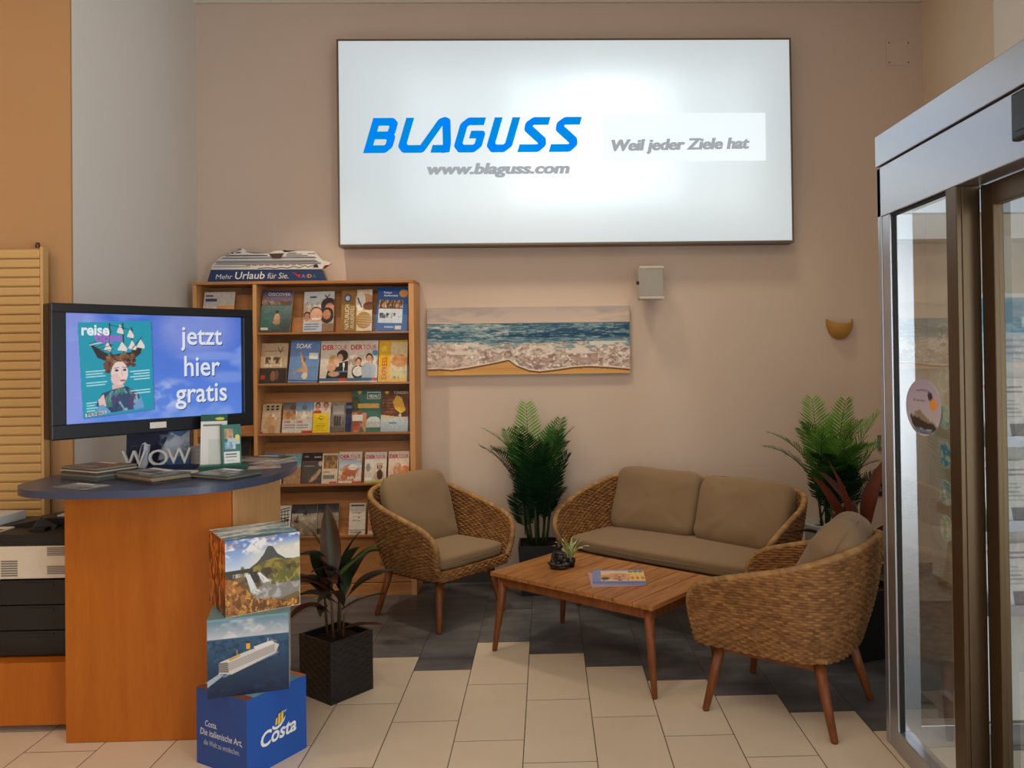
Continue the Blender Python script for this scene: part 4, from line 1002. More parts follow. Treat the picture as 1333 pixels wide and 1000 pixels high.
    for v, n, u0, u1 in ((.52, 3, .08, .33), (.64, 2, .08, .35), (.85, 4, .07, .2)):
        for k in range(n): line(u0, v + k * .028, u1 - (k % 2) * .03, v + k * .028, .0028, (200, 232, 238))
    for v, n in ((.555, 4), (.77, 2)):
        for k in range(n): line(.68 + .05 * (k % 2), v + k * .03, .95, v + k * .03, .0028, (214, 238, 242))
    a.poly(P((.05, .955), (.32, .95), (.32, .985), (.05, .99)), (236, 236, 240))
    for k in range(16): line(.07 + k * .0155, .957, .07 + k * .0155, .982, .0012 if k % 3 else .002, (30, 30, 50))
    m = MB(); M = T(-hw + L, y + .0108, Bt - .001); m.art(a.a, sw, sh + .002, 'screen', M)
    def tx(s, u0, v0, u1, v1, c, off=.0006, bold=.015): m.text(s, u0 * sw, (1 - v1) * sh, u1 * sw, (1 - v0) * sh, 'screen', M, rgb(*c), y=-off, bold=bold)
    for s, u0, v0, u1, v1 in (('jetzt', .62, .105, .875, .345), ('hier', .64, .395, .86, .6), ('gratis', .587, .675, .904, .925)):
        tx(s, u0 + .005, v0 + .01, u1 + .005, v1 + .01, (50, 60, 110), .0004, .006); tx(s, u0, v0, u1, v1, (234, 238, 250), .0008, .013)
    tx('reise', .083, .10, .225, .20, (240, 246, 250), .0008, .03); tx('tipps', .146, .175, .29, .275, (176, 96, 206), .0009, .03)
    m.build('screen', root)
    m = MB(); m.box(-.055, .02, y - .0135, y - .0122, .022, .05, 'paper_white'); m.build('info_sticker', root)
    m = MB(); m.box(-.12, .12, D / 2 + .0005, D / 2 + .03, .2, .42, 'black_plastic', None, .004)
    Mi = root.matrix_basis.inverted() if False else (Matrix.Translation((-1.852, 3.95, 1.293)) @ Matrix.Rotation(math.atan2(.70, .606), 4, 'Z')).inverted()
    p0 = Vector((0, D / 2 + .03, .31)); p1 = Mi @ Vector((-2.46, 4.62, 1.60))
    m.tube([p0, (p0 + p1) / 2 + Vector((0, .06, 0)), p1], .018, 'black_plastic', 10)
    m.box(-.004, .03, -.09, .09, -.12, .12, 'black_plastic', Mi @ T(-2.495, 4.62, 1.60)); m.build('wall_arm', root)
television()

# things lying and standing on the counter
ZT = 1.1008
MAGC = [(150, 150, 150), (60, 110, 130), (196, 190, 180), (70, 60, 56), (120, 140, 150), (200, 180, 150), (50, 80, 110), (170, 90, 60)]
def flat_mag(name, label, x, y, z, rz, w, d, th, seed, cat='magazine', group=None, art=None, edge=(190, 186, 178), texts=()):
    a = art
    if a is None:
        rng = random.Random(seed); c = rng.choice(MAGC); a = Art(48, 36, c); a.cloud(seed, 5, 4, .4, .65, rng.choice(MAGC), .9); a.rect(.06, .6, .9, .92, rng.choice(MAGC), .7); a.rect(.08, .08, .6, .2, (236, 234, 228)); a.lines(.1, .66, .8, 3, .08, .03, (240, 240, 240), .7, seed)
    M = T(x, y, z, rz)
    m = MB(); m.box(0, w, 0, d, 0, th - .0004, 'print', None, 0, rgb(*edge))
    A = MB(); A.art(a.a, w, d, 'print')
    for (s, x0, y0, x1, y1, c, kw) in texts: A.text(s, x0 * w, (1 - y1) * d, x1 * w, (1 - y0) * d, 'print', None, rgb(*c), **kw)
    place(A, T(0, 0, th, 0, R_(-90)))
    m.add(np.concatenate(A.v), A.f, 'print', None, np.concatenate(A.c))
    o = m.build(name); o.location = (x, y, z); o.rotation_euler = (0, 0, rz); return tag(o, label, cat, group)
def mag_stack(x, y, rz, w, d, n, th, toplab, inlab, group, seed):
    rng = random.Random(seed)
    for k in range(n):
        jx, jy, jr = rng.uniform(-.004, .004), rng.uniform(-.004, .004), rng.uniform(-.02, .02)
        flat_mag('magazine', toplab if k == n - 1 else inlab, x + jx, y + jy, ZT + k * (th + .0003), rz + jr, w, d, th, seed * 20 + k, group=group, edge=rng.choice([(60, 70, 76), (150, 130, 100), (196, 188, 176), (80, 96, 96), (90, 70, 56)]))
mag_stack(-2.2, 3.78, R_(-28), .25, .19, 9, .0062, 'topmost magazine of the tallest stack, near the counter\'s left tip', 'magazine inside the tallest stack, near the counter\'s left tip', 'tall magazine stack on the counter', 3)
mag_stack(-1.925, 3.726, R_(-36.6), .295, .175, 5, .0068, 'topmost magazine of the middle stack along the counter front', 'magazine inside the middle stack along the counter front', 'middle magazine stack on the counter', 5)
mag_stack(-1.605, 3.742, R_(-28), .235, .19, 3, .007, 'topmost of three magazines in front of the green leaflet holder', 'lower magazine of the three in front of the green leaflet holder', 'small magazine stack on the counter', 8)
flat_mag('leaflet', 'loose brown and white leaflet lying at the counter edge under the tall stack', -2.105, 3.545, ZT, R_(-26), .21, .12, .0012, 77, 'leaflet')
flat_mag('leaflet', 'white sheet lying before the dark blue penguin display', -1.83, 3.94, ZT, R_(-12), .2, .09, .001, 78, 'leaflet', None, Art(20, 20, (214, 218, 224)))
flat_mag('leaflet', 'teal leaflet lying flat beside the green holder', -1.50, 3.98, ZT, R_(20), .21, .10, .003, 79, 'leaflet', 'leaflets on the counter')
flat_mag('magazine', 'grey picture magazine lying behind the teal leaflet on the counter', -1.40, 4.13, ZT, R_(60), .2, .13, .005, 82, 'magazine')
flat_mag('magazine', 'pale magazine fanned out at the far end of the counter', -1.60, 4.33, ZT, R_(-15), .22, .16, .012, 85, 'magazine')
for k in range(4): flat_mag('brochure', 'white brochure in the low pile behind the penguin display' if k < 3 else 'topmost white brochure in the low pile behind the penguin display', -1.84, 4.24, ZT + k * .0205, R_(4 + k), .15, .2, .02, 90 + k, 'brochure', 'white brochures behind the display', Art(12, 12, (206, 204, 200)), (206, 198, 190))

def penguin_display():
    root = thing('penguin_display', 'dark blue cardboard display with white cut-out word and penguin', 'display', (-2.0, 4.1, ZT), R_(8))
    a = Art(96, 90, (24, 34, 66)); a.poly([(.52, 1), (.76, 0), (1, 0), (1, 1)], (70, 116, 170)); a.cloud(3, 5, 5, .4, .7, (150, 180, 206), .8, a.inpoly([(.56, .9), (.76, .2), (1, .2), (1, .6), (.56, .8)]).astype(float)); a.poly([(.55, .7), (.7, .42), (.85, .5), (1, .38), (1, .8), (.5, .9)], (206, 214, 224), .9); a.cloud(6, 8, 6, .5, .65, (110, 130, 150), .8, a.box(.5, .45, 1, .9))
    a.lines(.2, .25, .75, 1, .1, .012, (200, 206, 220)); a.rect(.74, .26, .95, .36, (200, 206, 214)); a.lines(.08, .4, .45, 3, .12, .008, (90, 104, 140), .7)
    m = MB(); M = T(-.10, .09, 0, 0, R_(-5)); m.box(0, .30, .0008, .008, 0, .285, 'navy_card', M); m.art(a.a, .30, .285, 'print', M); m.build('back_card', root)
    m = MB(); m.box(.07, .26, -.055, .02, 0, .012, 'navy_card'); m.box(.06, .262, -.057, -.0555, 0, .022, 'navy_card'); m.text('DIE WELT', .15, .006, .22, .013, 'print', None, rgb(180, 190, 210), y=-.058) if False else None; m.build('foot', root)
    m = MB(); yy = -.03
    m.text('W', -.075, .012, .035, .092, 'paper_white', T(0, yy, 0), (1, 1, 1), y=0, depth=.008); m.text('O', .045, .016, .135, .094, 'paper_white', T(0, yy, 0), (1, 1, 1), y=0, depth=.008); m.text('W', .13, .022, .242, .10, 'paper_white', T(0, yy, 0), (1, 1, 1), y=0, depth=.008); m.build('cut_out_word', root)
    m = MB(); PX = T(-.05, .034, -.012); m.prism([(.03, .02), (.045, .05), (.05, .1), (.062, .135), (.074, .142), (.085, .132), (.098, .13), (.086, .122), (.092, .09), (.088, .04), (.076, .014)], -.052, -.046, 'print', PX, rgb(210, 214, 220)); m.prism([(.036, .03), (.05, .06), (.054, .1), (.062, .13), (.07, .135), (.068, .1), (.062, .05), (.05, .022)], -.0535, -.0522, 'print', PX, rgb(40, 50, 80)); m.build('penguin', root)
penguin_display()

def leaflet_holder():
    root = thing('leaflet_holder', 'green cardboard holder with upright leaflets at the counter\'s right side', 'holder', (-1.645, 3.92, ZT), R_(18))
    m = MB(); m.box(0, .215, 0, .11, 0, .028, 'green_card', None, .003); m.text('KATALOG', .14, .009, .2, .017, 'print', None, rgb(190, 210, 196), y=-.0006) if False else None; m.build('base', root)
    def pack(x0, y0, w, h, d, rz, lean, a, lab):
        M = T(x0, y0, .0285, rz, R_(-lean)); m = MB(); m.box(0, w, .0008, d, 0, h, 'green_card', M, .002); m.art(a.a, w, h, 'print', M); return m.build(lab, root)
    a = Art(40, 84, (226, 226, 222)); a.rect(0, 0, 1, .14, (18, 84, 66)); a.ell(.72, .09, .16, .03, (206, 214, 60)); a.lines(.1, .2, .85, 1, .1, .03, (70, 90, 84)); a.rect(.3, .5, 1, 1, (206, 212, 206)); pack(.002, .062, .118, .24, .02, R_(-4), 9, a, 'back_leaflets')
    a = Art(44, 84, (20, 110, 96)); a.rect(.12, .1, .6, .36, (206, 160, 110)); a.cloud(3, 6, 6, .4, .6, (96, 110, 120), .9, a.box(.12, .1, .6, .36)); a.rect(.3, .34, .95, .5, (190, 206, 214)); a.rect(.12, .44, .7, .62, (110, 160, 196)); a.cloud(4, 6, 6, .4, .6, (236, 236, 236), .8, a.box(.12, .44, .7, .62)); a.rect(.08, .68, .92, .97, (232, 234, 230)); a.lines(.16, .73, .8, 2, .07, .03, (50, 70, 70)); a.lines(.2, .9, .7, 1, .1, .015, (120, 130, 130)); a.ell(.82, .32, .12, .06, (240, 220, 60)); pack(.105, .012, .085, .19, .05, R_(14), 6, a, 'front_leaflets')
leaflet_holder()

# ------------------------------------------------------------------ printed cubes
def cube_box(name, label, cx, cy, z, rz, w, d, h, arts, base, extra=None):
    root = None
    m = MB(); e = .0006
    m.box(-w / 2 + e, w / 2 - e, -d / 2 + e, d / 2 - e, 0, h - e, base)
    faces = {'front': (T(-w / 2, -d / 2, 0), w, h), 'left': (T(-w / 2, d / 2, 0, R_(-90)), d, h), 'right': (T(w / 2, -d / 2, 0, R_(90)), d, h), 'back': (T(w / 2, d / 2, 0, R_(180)), w, h), 'top': (T(-w / 2, -d / 2, h, 0, R_(-90)), w, d)}
    for k, a in arts.items():
        M, ww, hh = faces[k]; m.art(a.a, ww, hh, 'print', M)
    if extra: extra(m, faces)
    o = m.build(name); o.location = (cx, cy, z); o.rotation_euler = (0, 0, rz); return tag(o, label, 'box', 'printed cardboard cubes')
def a_wave(s): a = Art(100, 100, (120, 160, 190)); a.grad(0, 1, (190, 200, 204), (70, 130, 160)); a.cloud(s, 3, 12, .45, .6, (236, 236, 232), .9); a.cloud(s + 1, 2, 14, .55, .7, (90, 110, 80), .8); return a
def a_coral():
    a = Art(110, 110, (190, 100, 40)); a.cloud(5, 9, 6, .4, .6, (110, 50, 18), .9); a.cloud(6, 14, 7, .5, .65, (236, 160, 80), .9); a.cloud(7, 20, 9, .55, .66, (90, 40, 20), .9)
    mk = a.box(0, .66, 1, 1)
    a.cloud(8, 9, 2, .35, .55, (84, 60, 56), .95, mk); a.cloud(9, 12, 2, .52, .64, (206, 140, 80), .9, mk); a.cloud(10, 14, 2, .6, .7, (50, 34, 34), .9, mk); return a
def a_falls():
    a = Art(150, 150); a.grad(0, .42, (86, 126, 206), (206, 220, 232)); a.cloud(11, 7, 12, .42, .58, (240, 238, 236), .95, np.clip((.3 - a.Y) / .14, 0, 1)); a.cloud(12, 9, 12, .56, .68, (130, 130, 160), .7, a.box(0, 0, 1, .2)); a.ell(.9, .3, .4, .14, (240, 232, 210), .8, .9)
    a.poly([(.28, .42), (.42, .33), (.5, .24), (.55, .15), (.58, .13), (.63, .15), (.69, .25), (.8, .33), (1, .36), (1, .5), (.2, .48)], (74, 78, 76)); a.poly([(.3, .42), (.5, .34), (.66, .3), (.84, .36), (1, .34), (1, .6), (.2, .5)], (150, 134, 52)); a.cloud(13, 9, 6, .45, .6, (90, 84, 40), .8, a.box(.2, .34, 1, .62) * (a.Y > .33))
    a.rect(0, .4, .36, .5, (60, 54, 36)); a.poly([(0, .44), (.4, .46), (.62, .5), (1, .56), (1, 1), (0, 1)], (120, 100, 60)); a.cloud(14, 10, 8, .4, .6, (60, 50, 34), .9, a.box(0, .42, 1, .66))
    a.poly([(.36, .72), (.55, .6), (1, .62), (1, .8), (.6, .9), (.38, .84)], (140, 134, 126)); a.cloud(15, 14, 10, .5, .65, (196, 194, 190), .8, a.box(.4, .6, 1, .84)); a.poly([(.62, .52), (1, .5), (1, .6), (.8, .66), (.66, .64)], (160, 146, 60)); a.cloud(16, 12, 8, .5, .62, (96, 96, 44), .9, a.box(.6, .5, 1, .66))
    a.rect(.30, .455, .44, .60, (50, 44, 38)); a.cloud(19, 30, 24, .5, .66, (96, 84, 66), .8, a.box(.28, .45, .5, .66)); a.cloud(20, 24, 10, .42, .6, (206, 210, 212), .9, a.box(.10, .455, .30, .50))
    rr = random.Random(8)
    for k in range(34):
        t = rr.random(); x = .265 + .05 * t; a.line(x, .475 + rr.uniform(0, .02), x + .075 + rr.uniform(-.01, .02), .70 + rr.uniform(-.04, .04), .0035, rr.choice([(240, 242, 242), (206, 214, 220), (226, 230, 232)]), .85)
    for k in range(26):
        t = rr.random(); x = .42 + .035 * t; a.line(x, .47 + rr.uniform(0, .02), x + .05 + .05 * t, .585 + rr.uniform(-.02, .03), .0035, rr.choice([(240, 242, 242), (206, 214, 220)]), .85)
    a.cloud(24, 18, 26, .4, .6, (232, 236, 238), .9, np.clip(1.2 - ((a.X - .40) / .09) ** 2 - ((a.Y - .72) / .045) ** 2, 0, 1)); a.cloud(25, 18, 26, .4, .6, (232, 236, 238), .9, np.clip(1.2 - ((a.X - .53) / .09) ** 2 - ((a.Y - .60) / .03) ** 2, 0, 1))
    ms = a.inpoly([(0, .5), (.2, .55), (.3, .72), (.4, .82), (.62, .84), (.8, .9), (1, .88), (1, 1), (0, 1)]).astype(float); a.put(ms, (170, 110, 46)); a.cloud(17, 16, 14, .42, .6, (106, 62, 24), .9, ms); a.cloud(18, 26, 22, .55, .68, (226, 170, 80), .9, ms); return a
def a_liner():
    a = Art(150, 150); a.grad(0, .3, (96, 130, 150), (206, 204, 206)); a.cloud(21, 3, 6, .45, .65, (214, 214, 216), .8, a.box(0, 0, 1, .26)); a.grad(.26, 1, (54, 92, 120), (16, 32, 58)); a.cloud(22, 14, 20, .5, .7, (30, 52, 84), .8, a.box(0, .28, 1, 1)); a.cloud(23, 10, 16, .58, .7, (70, 108, 134), .5, a.box(0, .3, 1, .6))
    a.poly([(0, .78), (.14, .7), (.2, .72), (0, .86)], (190, 206, 214), .8); a.line(.2, .74, .86, .5, .012, (150, 176, 190), .7)
    a.poly([(.14, .6), (.16, .55), (.5, .44), (.8, .36), (.88, .4), (.84, .5), (.5, .64), (.3, .72), (.14, .7)], (206, 202, 196)); a.poly([(.14, .56), (.24, .56), (.26, .7), (.14, .68)], (150, 140, 130))
    for k in range(5): a.line(.24, .585 + k * .022, .82, .40 + k * .02, .004, (120, 112, 110))
    for k in range(5): a.line(.14, .575 + k * .025, .25, .575 + k * .025, .004, (84, 76, 72))
    a.rect(.47, .335, .52, .42, (226, 170, 40)); a.rect(.47, .325, .52, .345, (40, 40, 60)); a.poly([(.26, .52), (.4, .48), (.4, .5), (.27, .55)], (206, 160, 60)); a.poly([(.56, .4), (.7, .36), (.8, .34), (.82, .38), (.6, .44)], (222, 220, 216)); a.line(.36, .42, .36, .5, .005, (206, 160, 60)); a.line(.74, .31, .74, .36, .004, (230, 230, 230)); a.line(.78, .33, .84, .36, .01, (120, 130, 140))
    a.grad(0, .03, (110, 150, 160), (120, 156, 168)); return a
def logo(m, faces):
    M, w, h = faces['front']
    m.text('Costa', .22 * w, .30 * h, .82 * w, .50 * h, 'print', M, rgb(236, 238, 240), bold=.025, shear=.22, rot=0.03)
    P = lambda L, y, c: m.add([(u * w, y, v * h) for u, v in L], [tuple(range(len(L)))], 'print', M, rgb(*c))
    # crescent and yellow funnels
    arc = [(.40 + .0, .50), (.43, .465), (.49, .455), (.55, .475), (.60, .52), (.635, .58), (.59, .545), (.54, .515), (.48, .50), (.44, .505), (.425, .53), (.44, .56), (.41, .535)]
    for a, b in zip(range(0, 6), range(12, 6, -1)): pass
    outer = arc[:6]; inner = [(.42, .525), (.45, .495), (.495, .49), (.54, .508), (.585, .54), (.635, .58)]
    for i in range(5): P([outer[i], outer[i + 1], inner[i + 1], inner[i]], -.0008, (236, 238, 240))
    for u, v0, v1, tw in ((.455, .51, .60, .035), (.50, .505, .645, .04), (.55, .525, .655, .04)):
        P([(u, v0), (u + tw, v0 + .012), (u + tw + .005, v1 + .01), (u + .012, v1 - .005)], -.001, (240, 200, 60))
        P([(u + .012, v1), (u + tw + .005, v1 + .014), (u + tw + .005, v1 + .028), (u + .014, v1 + .014)], -.0011, (30, 40, 90))
    P([(.60, .645), (.655, .66), (.62, .635)], -.001, (236, 238, 240))
    M, w, h = faces['left']
    m.text('Costa.', .18 * w, .52 * h, .42 * w, .60 * h, 'print', M, rgb(214, 218, 226), shear=.15, bold=.008)
    m.text('Die italienische Art,', .08 * w, .385 * h, .91 * w, .485 * h, 'print', M, rgb(214, 218, 226), shear=.15, bold=.008)
    m.text('die Welt zu entdecken.', .15 * w, .275 * h, .86 * w, .345 * h, 'print', M, rgb(190, 198, 212), shear=.15)
a_b = lambda c: Art(6, 6, c)
topa = Art(80, 80, (110, 150, 170)); topa.cloud(31, 4, 4, .4, .65, (150, 190, 200), .9); topa.rect(.9, 0, 1, 1, (200, 110, 60)); topa.rect(0, 0, .12, 1, (130, 80, 50)); topa.cloud(32, 6, 6, .5, .6, (206, 150, 110), .7, topa.box(.86, 0, 1, 1))
cube_box('printed_cube', 'blue printed cube with white and yellow logo, lowest of the stack', -1.2325, 3.4395, .0, R_(59.1), .30, .30, .306, {'front': a_b((28, 84, 170)), 'left': a_b((30, 72, 146)), 'right': a_b((28, 84, 170)), 'back': a_b((28, 84, 170)), 'top': topa}, 'cardboard_edge', logo)
cube_box('printed_cube', 'printed cube with a white cruise liner at sea, middle of the stack', -1.2355, 3.442, .307, R_(15.9), .302, .30, .306, {'front': a_liner(), 'left': a_wave(41), 'right': a_b((190, 196, 196)), 'back': a_b((40, 70, 96)), 'top': a_b((110, 150, 156))}, 'cardboard_edge')
x3 = Vector((.83, .558)); y3 = Vector((-.558, .83)); f3 = Vector((-1.275, 3.278)); c3 = f3 + x3 * .146 + y3 * .144
cube_box('printed_cube', 'printed cube with mountain and waterfalls, topmost of the stack', c3.x, c3.y, .614, R_(33.9), .292, .288, .30, {'front': a_falls(), 'left': a_coral(), 'right': a_b((160, 150, 140)), 'back': a_b((150, 140, 110)), 'top': a_wave(51)}, 'cardboard_edge')

# ------------------------------------------------------------------ printer on its low cabinet
def low_cabinet():
    root = thing('low_cabinet', 'low beech plinth cabinet carrying the printer beside the counter', 'cabinet', (-2.62, 3.70, 0))
    m = MB(); m.box(-.55, .535, 0, .62, .03, .305, 'beech_desk', None, .003); m.build('body', root)
    for x in (-.5, .47):
        for y in (.02, .55): q = MB(); q.box(x, x + .04, y, y + .04, 0, .0295, 'foot_dark'); q.build('foot', root)
low_cabinet()
def printer():
    root = thing('office_printer', 'cream and black multifunction printer with three paper trays', 'printer', (-2.47, 3.77, .306))
    m = MB(); m.box(-.36, -.012, .0, .44, .004, .35, 'printer_cream', None, .006); m.box(-.36, .335, -.006, .44, .352, .498, 'printer_cream', None, .006); m.box(-.0115, .335, .03, .44, .004, .35, 'printer_black'); m.build('body', root)
    for k in range(3):
        z = .006 + k * .114; t = MB(); t.box(-.009, .33, .0, .029, z, z + .11, 'printer_black', None, .004); t.box(.1, .24, -.004, .0, z + .085, z + .1, 'printer_black', None, .002); t.build('paper_tray', root)
    for x, z, w, h, n in ((.012, .365, .072, .075, 7), (.215, .455, .1, .04, 5), (.215, .372, .1, .04, 5), (-.06, .37, .05, .07, 7), (-.06, .22, .045, .08, 7)):
        v = MB()
        for i in range(n): v.box(x, x + w, -.008, -.0065, z + i * h / n, z + i * h / n + h / n * .55, 'vent_grey')
        v.build('vent', root)
    m = MB(); m.box(-.36, .335, -.004, .44, .50, .552, 'printer_black', None, .006)
    m.prism([(-.1, .5525), (.33, .5525), (.33, .59), (.12, .592)], .16, .40, 'printer_black'); m.build('scanner_lid', root)
    m = MB(); m.box(0, .085, 0, .014, 0, .07, 'printer_black', T(.10, .06, .556, R_(12), R_(-30), R_(28)), .003); m.box(.1, .17, .05, .10, .5525, .566, 'printer_black'); m.build('control_panel', root)
    m = MB(); m.box(-.30, -.02, .02, .14, .5525, .56, 'printer_cream', None, .002)
    for i in range(9): m.box(-.1 + i * .009, -.095 + i * .009, .03, .07, .5602, .562, 'vent_grey')
    m.build('keypad', root)
printer()
flat_mag('paper_sheet', 'white paper lying on the printer\'s black scanner lid', -2.325, 3.96, .8992, R_(2), .18, .15, .006, 3, 'paper', None, Art(8, 8, (226, 224, 220)), (226, 224, 218))
flat_mag('paper_sheet', 'white paper pile at the left end of the printer top', -2.80, 3.96, .8592, R_(-4), .20, .2, .04, 4, 'paper', None, Art(8, 8, (206, 208, 210)), (206, 206, 206))

def radiator():
    root = thing('wall_radiator', 'tall cream ribbed radiator on the warm-lit wall', 'radiator', (-2.86, 4.345, .15))
    m = MB()
    for k in range(43):
        z = k * .048; m.box(-.25, .245, -.028, .012, z + .003, z + .045, 'radiator_cream', None, .008)
        m.box(-.25, .245, -.012, .006, z + .045, z + .051, 'radiator_cream')
    m.build('heating_ribs', root)
    for x in (-.262, .247):
        q = MB(); q.box(x, x + .016, -.032, .02, -.01, 2.078, 'radiator_cream', None, .004); q.build('side_rail', root)
    for x in (-.15, .15):
        for z in (.3, 1.7): q = MB(); q.box(x - .02, x + .02, .0205, .05, z, z + .05, 'radiator_cream'); q.build('wall_bracket', root)
    q = MB(); q.lathe([(.0001, .018), (.009, .016), (.012, 0), (.012, -.01)], 'alu_dark', 14, T(.225, -.01, 2.085)); q.build('bleed_valve', root)
radiator()

# ------------------------------------------------------------------ plants
def frond(m, base, az, e0, L, droop, c0, c1, seed, lw=.17, ylim=None, xlim=None, mat='leaf', n=26):
    rng = random.Random(seed); p = Vector(base); pts = [p.copy()]; dirs = []
    steps = 30; hz = Vector((math.cos(az), math.sin(az), 0)); tw = rng.uniform(-.3, .3)
    for i in range(steps):
        s = (i + .5) / steps; e = e0 - droop * s ** 1.7; d = (hz * math.cos(e) + Vector((0, 0, math.sin(e)))).normalized()
        p = p + d * (L / steps); pts.append(p.copy()); dirs.append(d)
    dirs.append(dirs[-1])
    m.tube(pts[::3], [.0045 * (1 - .75 * i / (len(pts[::3]) - 1)) for i in range(len(pts[::3]))], mat, 5, None, np.array(c0) * 1.2)
    side0 = hz.cross(Vector((0, 0, 1)))
    V = []; F = []; C = []
    for k in range(n):
        s = .22 + .78 * k / (n - 1); i = min(int(s * steps), steps); q = pts[i]; d = dirs[i]; up = side0.cross(d).normalized()
        ll = lw * (math.sin(PI * min(1, .12 + .82 * (s - .22) / .78)) ** .55) * rng.uniform(.9, 1.08)
        fwd = .62 + .5 * (s - .22)
        for sg in (-1, 1):
            v = (side0 * sg + d * fwd + up * (.22 + tw * sg * .4 + rng.uniform(-.1, .1))).normalized()
            w = d * .0075
            t1 = q + v * ll * .45 - Vector((0, 0, .004)); t2 = q + v * ll * .8 - Vector((0, 0, .012)); t3 = q + v * ll + d * .012 - Vector((0, 0, ll * .16))
            b = len(V)
            V += [q - w * .4, q + w * .4, t1 - w, t1 + w, t2 - w * .75, t2 + w * .75, t3]
            F += [(b, b + 1, b + 3, b + 2), (b + 2, b + 3, b + 5, b + 4), (b + 4, b + 5, b + 6)]
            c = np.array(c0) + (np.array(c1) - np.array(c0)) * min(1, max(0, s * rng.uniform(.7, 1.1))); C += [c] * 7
    V = np.array([x[:] for x in V])
    for lim, ax in ((ylim, 1), (xlim, 0)):
        if lim is not None:
            k0 = lim - .06; o = V[:, ax] > k0; V[o, ax] = k0 + .06 * (1 - np.exp(-(V[o, ax] - k0) / .06))
    m.add(V, F, mat, None, np.array(C), True)

def square_pot(root, w, h, mat='planter_black', taper=.0, name='planter'):
    m = MB(); a = w / 2; b = a - taper
    V = [(-b, -b, 0), (b, -b, 0), (b, b, 0), (-b, b, 0), (-a, -a, h), (a, -a, h), (a, a, h), (-a, a, h)]
    t = .012; i = a - t
    V += [(-i, -i, h), (i, -i, h), (i, i, h), (-i, i, h), (-i, -i, h - .05), (i, -i, h - .05), (i, i, h - .05), (-i, i, h - .05)]
    F = [(3, 2, 1, 0)] + [(k, (k + 1) % 4, 4 + (k + 1) % 4, 4 + k) for k in range(4)] + [(4 + k, 4 + (k + 1) % 4, 8 + (k + 1) % 4, 8 + k) for k in range(4)] + [(8 + k, 8 + (k + 1) % 4, 12 + (k + 1) % 4, 12 + k) for k in range(4)]
    m.add(V, F, mat); return m

def soil(root, w, z, seed):
    n = 14; P = np.zeros((n, n, 3)); g = np.linspace(-w / 2, w / 2, n); P[..., 0], P[..., 1] = np.meshgrid(g, g, indexing='ij')
    for i in range(n):
        for j in range(n): P[i, j, 2] = z + .012 * mnoise.noise(Vector((i * .4, j * .4, seed)))
    m = MB(); m.grid(P, 'soil'); return m.build('soil', root)

DK = rgb(20, 56, 30); MD = rgb(66, 124, 50); BR_ = rgb(112, 178, 66); YG = rgb(126, 184, 70)  # brighter frond tips: young growth, with light from above put into their colour
def clampy(m, lim):
    for q in m.v:
        o = q[:, 1] > lim - .02; q[o, 1] = lim - .02 + .02 * (1 - np.exp(-(q[o, 1] - lim + .02) / .02))
def palm_left():
    root = thing('potted_palm', 'tall leafy palm in a black square pot between armchair and sofa', 'plant', (-.075, 5.715, 0))
    square_pot(root, .27, .34, 'planter_black', .02).build('planter', root); soil(root, .244, .315, 3)
    rng = random.Random(12)
    st = MB()
    stems = [(-.04, -.02), (.03, .0), (0, .04), (.05, -.05), (-.06, .04), (-.01, -.06)]
    for i, (x, y) in enumerate(stems):
        m = MB(); m.tube([(x, y, .31), (x * 1.4, y * 1.2, .45), (x * 1.8, y * 1.3, .60 + .03 * i)], [.011, .009, .006], 'palm_stem', 8); m.build('stem', root)
    # azimuth, elevation, length, droop, base height, bright tip?
    spec = [(95, 86, .74, .35, .56, BR_), (60, 80, .66, .55, .56, MD), (178, 76, .70, .85, .54, BR_), (165, 72, .60, 1.0, .54, MD), (10, 78, .60, .6, .58, MD), (5, 76, .56, .6, .62, DK), (190, 70, .56, .7, .56, DK),
            (-60, 80, .62, .45, .54, MD), (-110, 78, .6, .5, .54, DK), (-90, 70, .5, .7, .50, DK), (-140, 74, .54, .6, .54, DK), (120, 74, .58, .6, .5, DK), (30, 72, .55, .7, .56, DK), (-75, 62, .42, .9, .46, DK), (-105, 60, .42, .9, .46, DK), (80, 72, .62, .4, .52, DK), (-100, 84, .66, .4, .5, MD), (-60, 86, .58, .4, .46, DK),
            (-80, 82, .5, .4, .42, DK), (-120, 80, .46, .4, .42, DK), (150, 80, .52, .4, .46, DK), (20, 82, .50, .4, .46, DK), (-95, 72, .36, .6, .38, DK), (40, 84, .62, .35, .52, MD), (140, 82, .62, .5, .52, MD)]
    for k, (az, e, L, dr, z, tip) in enumerate(spec):
        x, y = stems[k % len(stems)]; m = MB()
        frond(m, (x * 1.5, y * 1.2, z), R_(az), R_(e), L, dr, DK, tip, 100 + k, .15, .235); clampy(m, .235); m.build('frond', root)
palm_left()
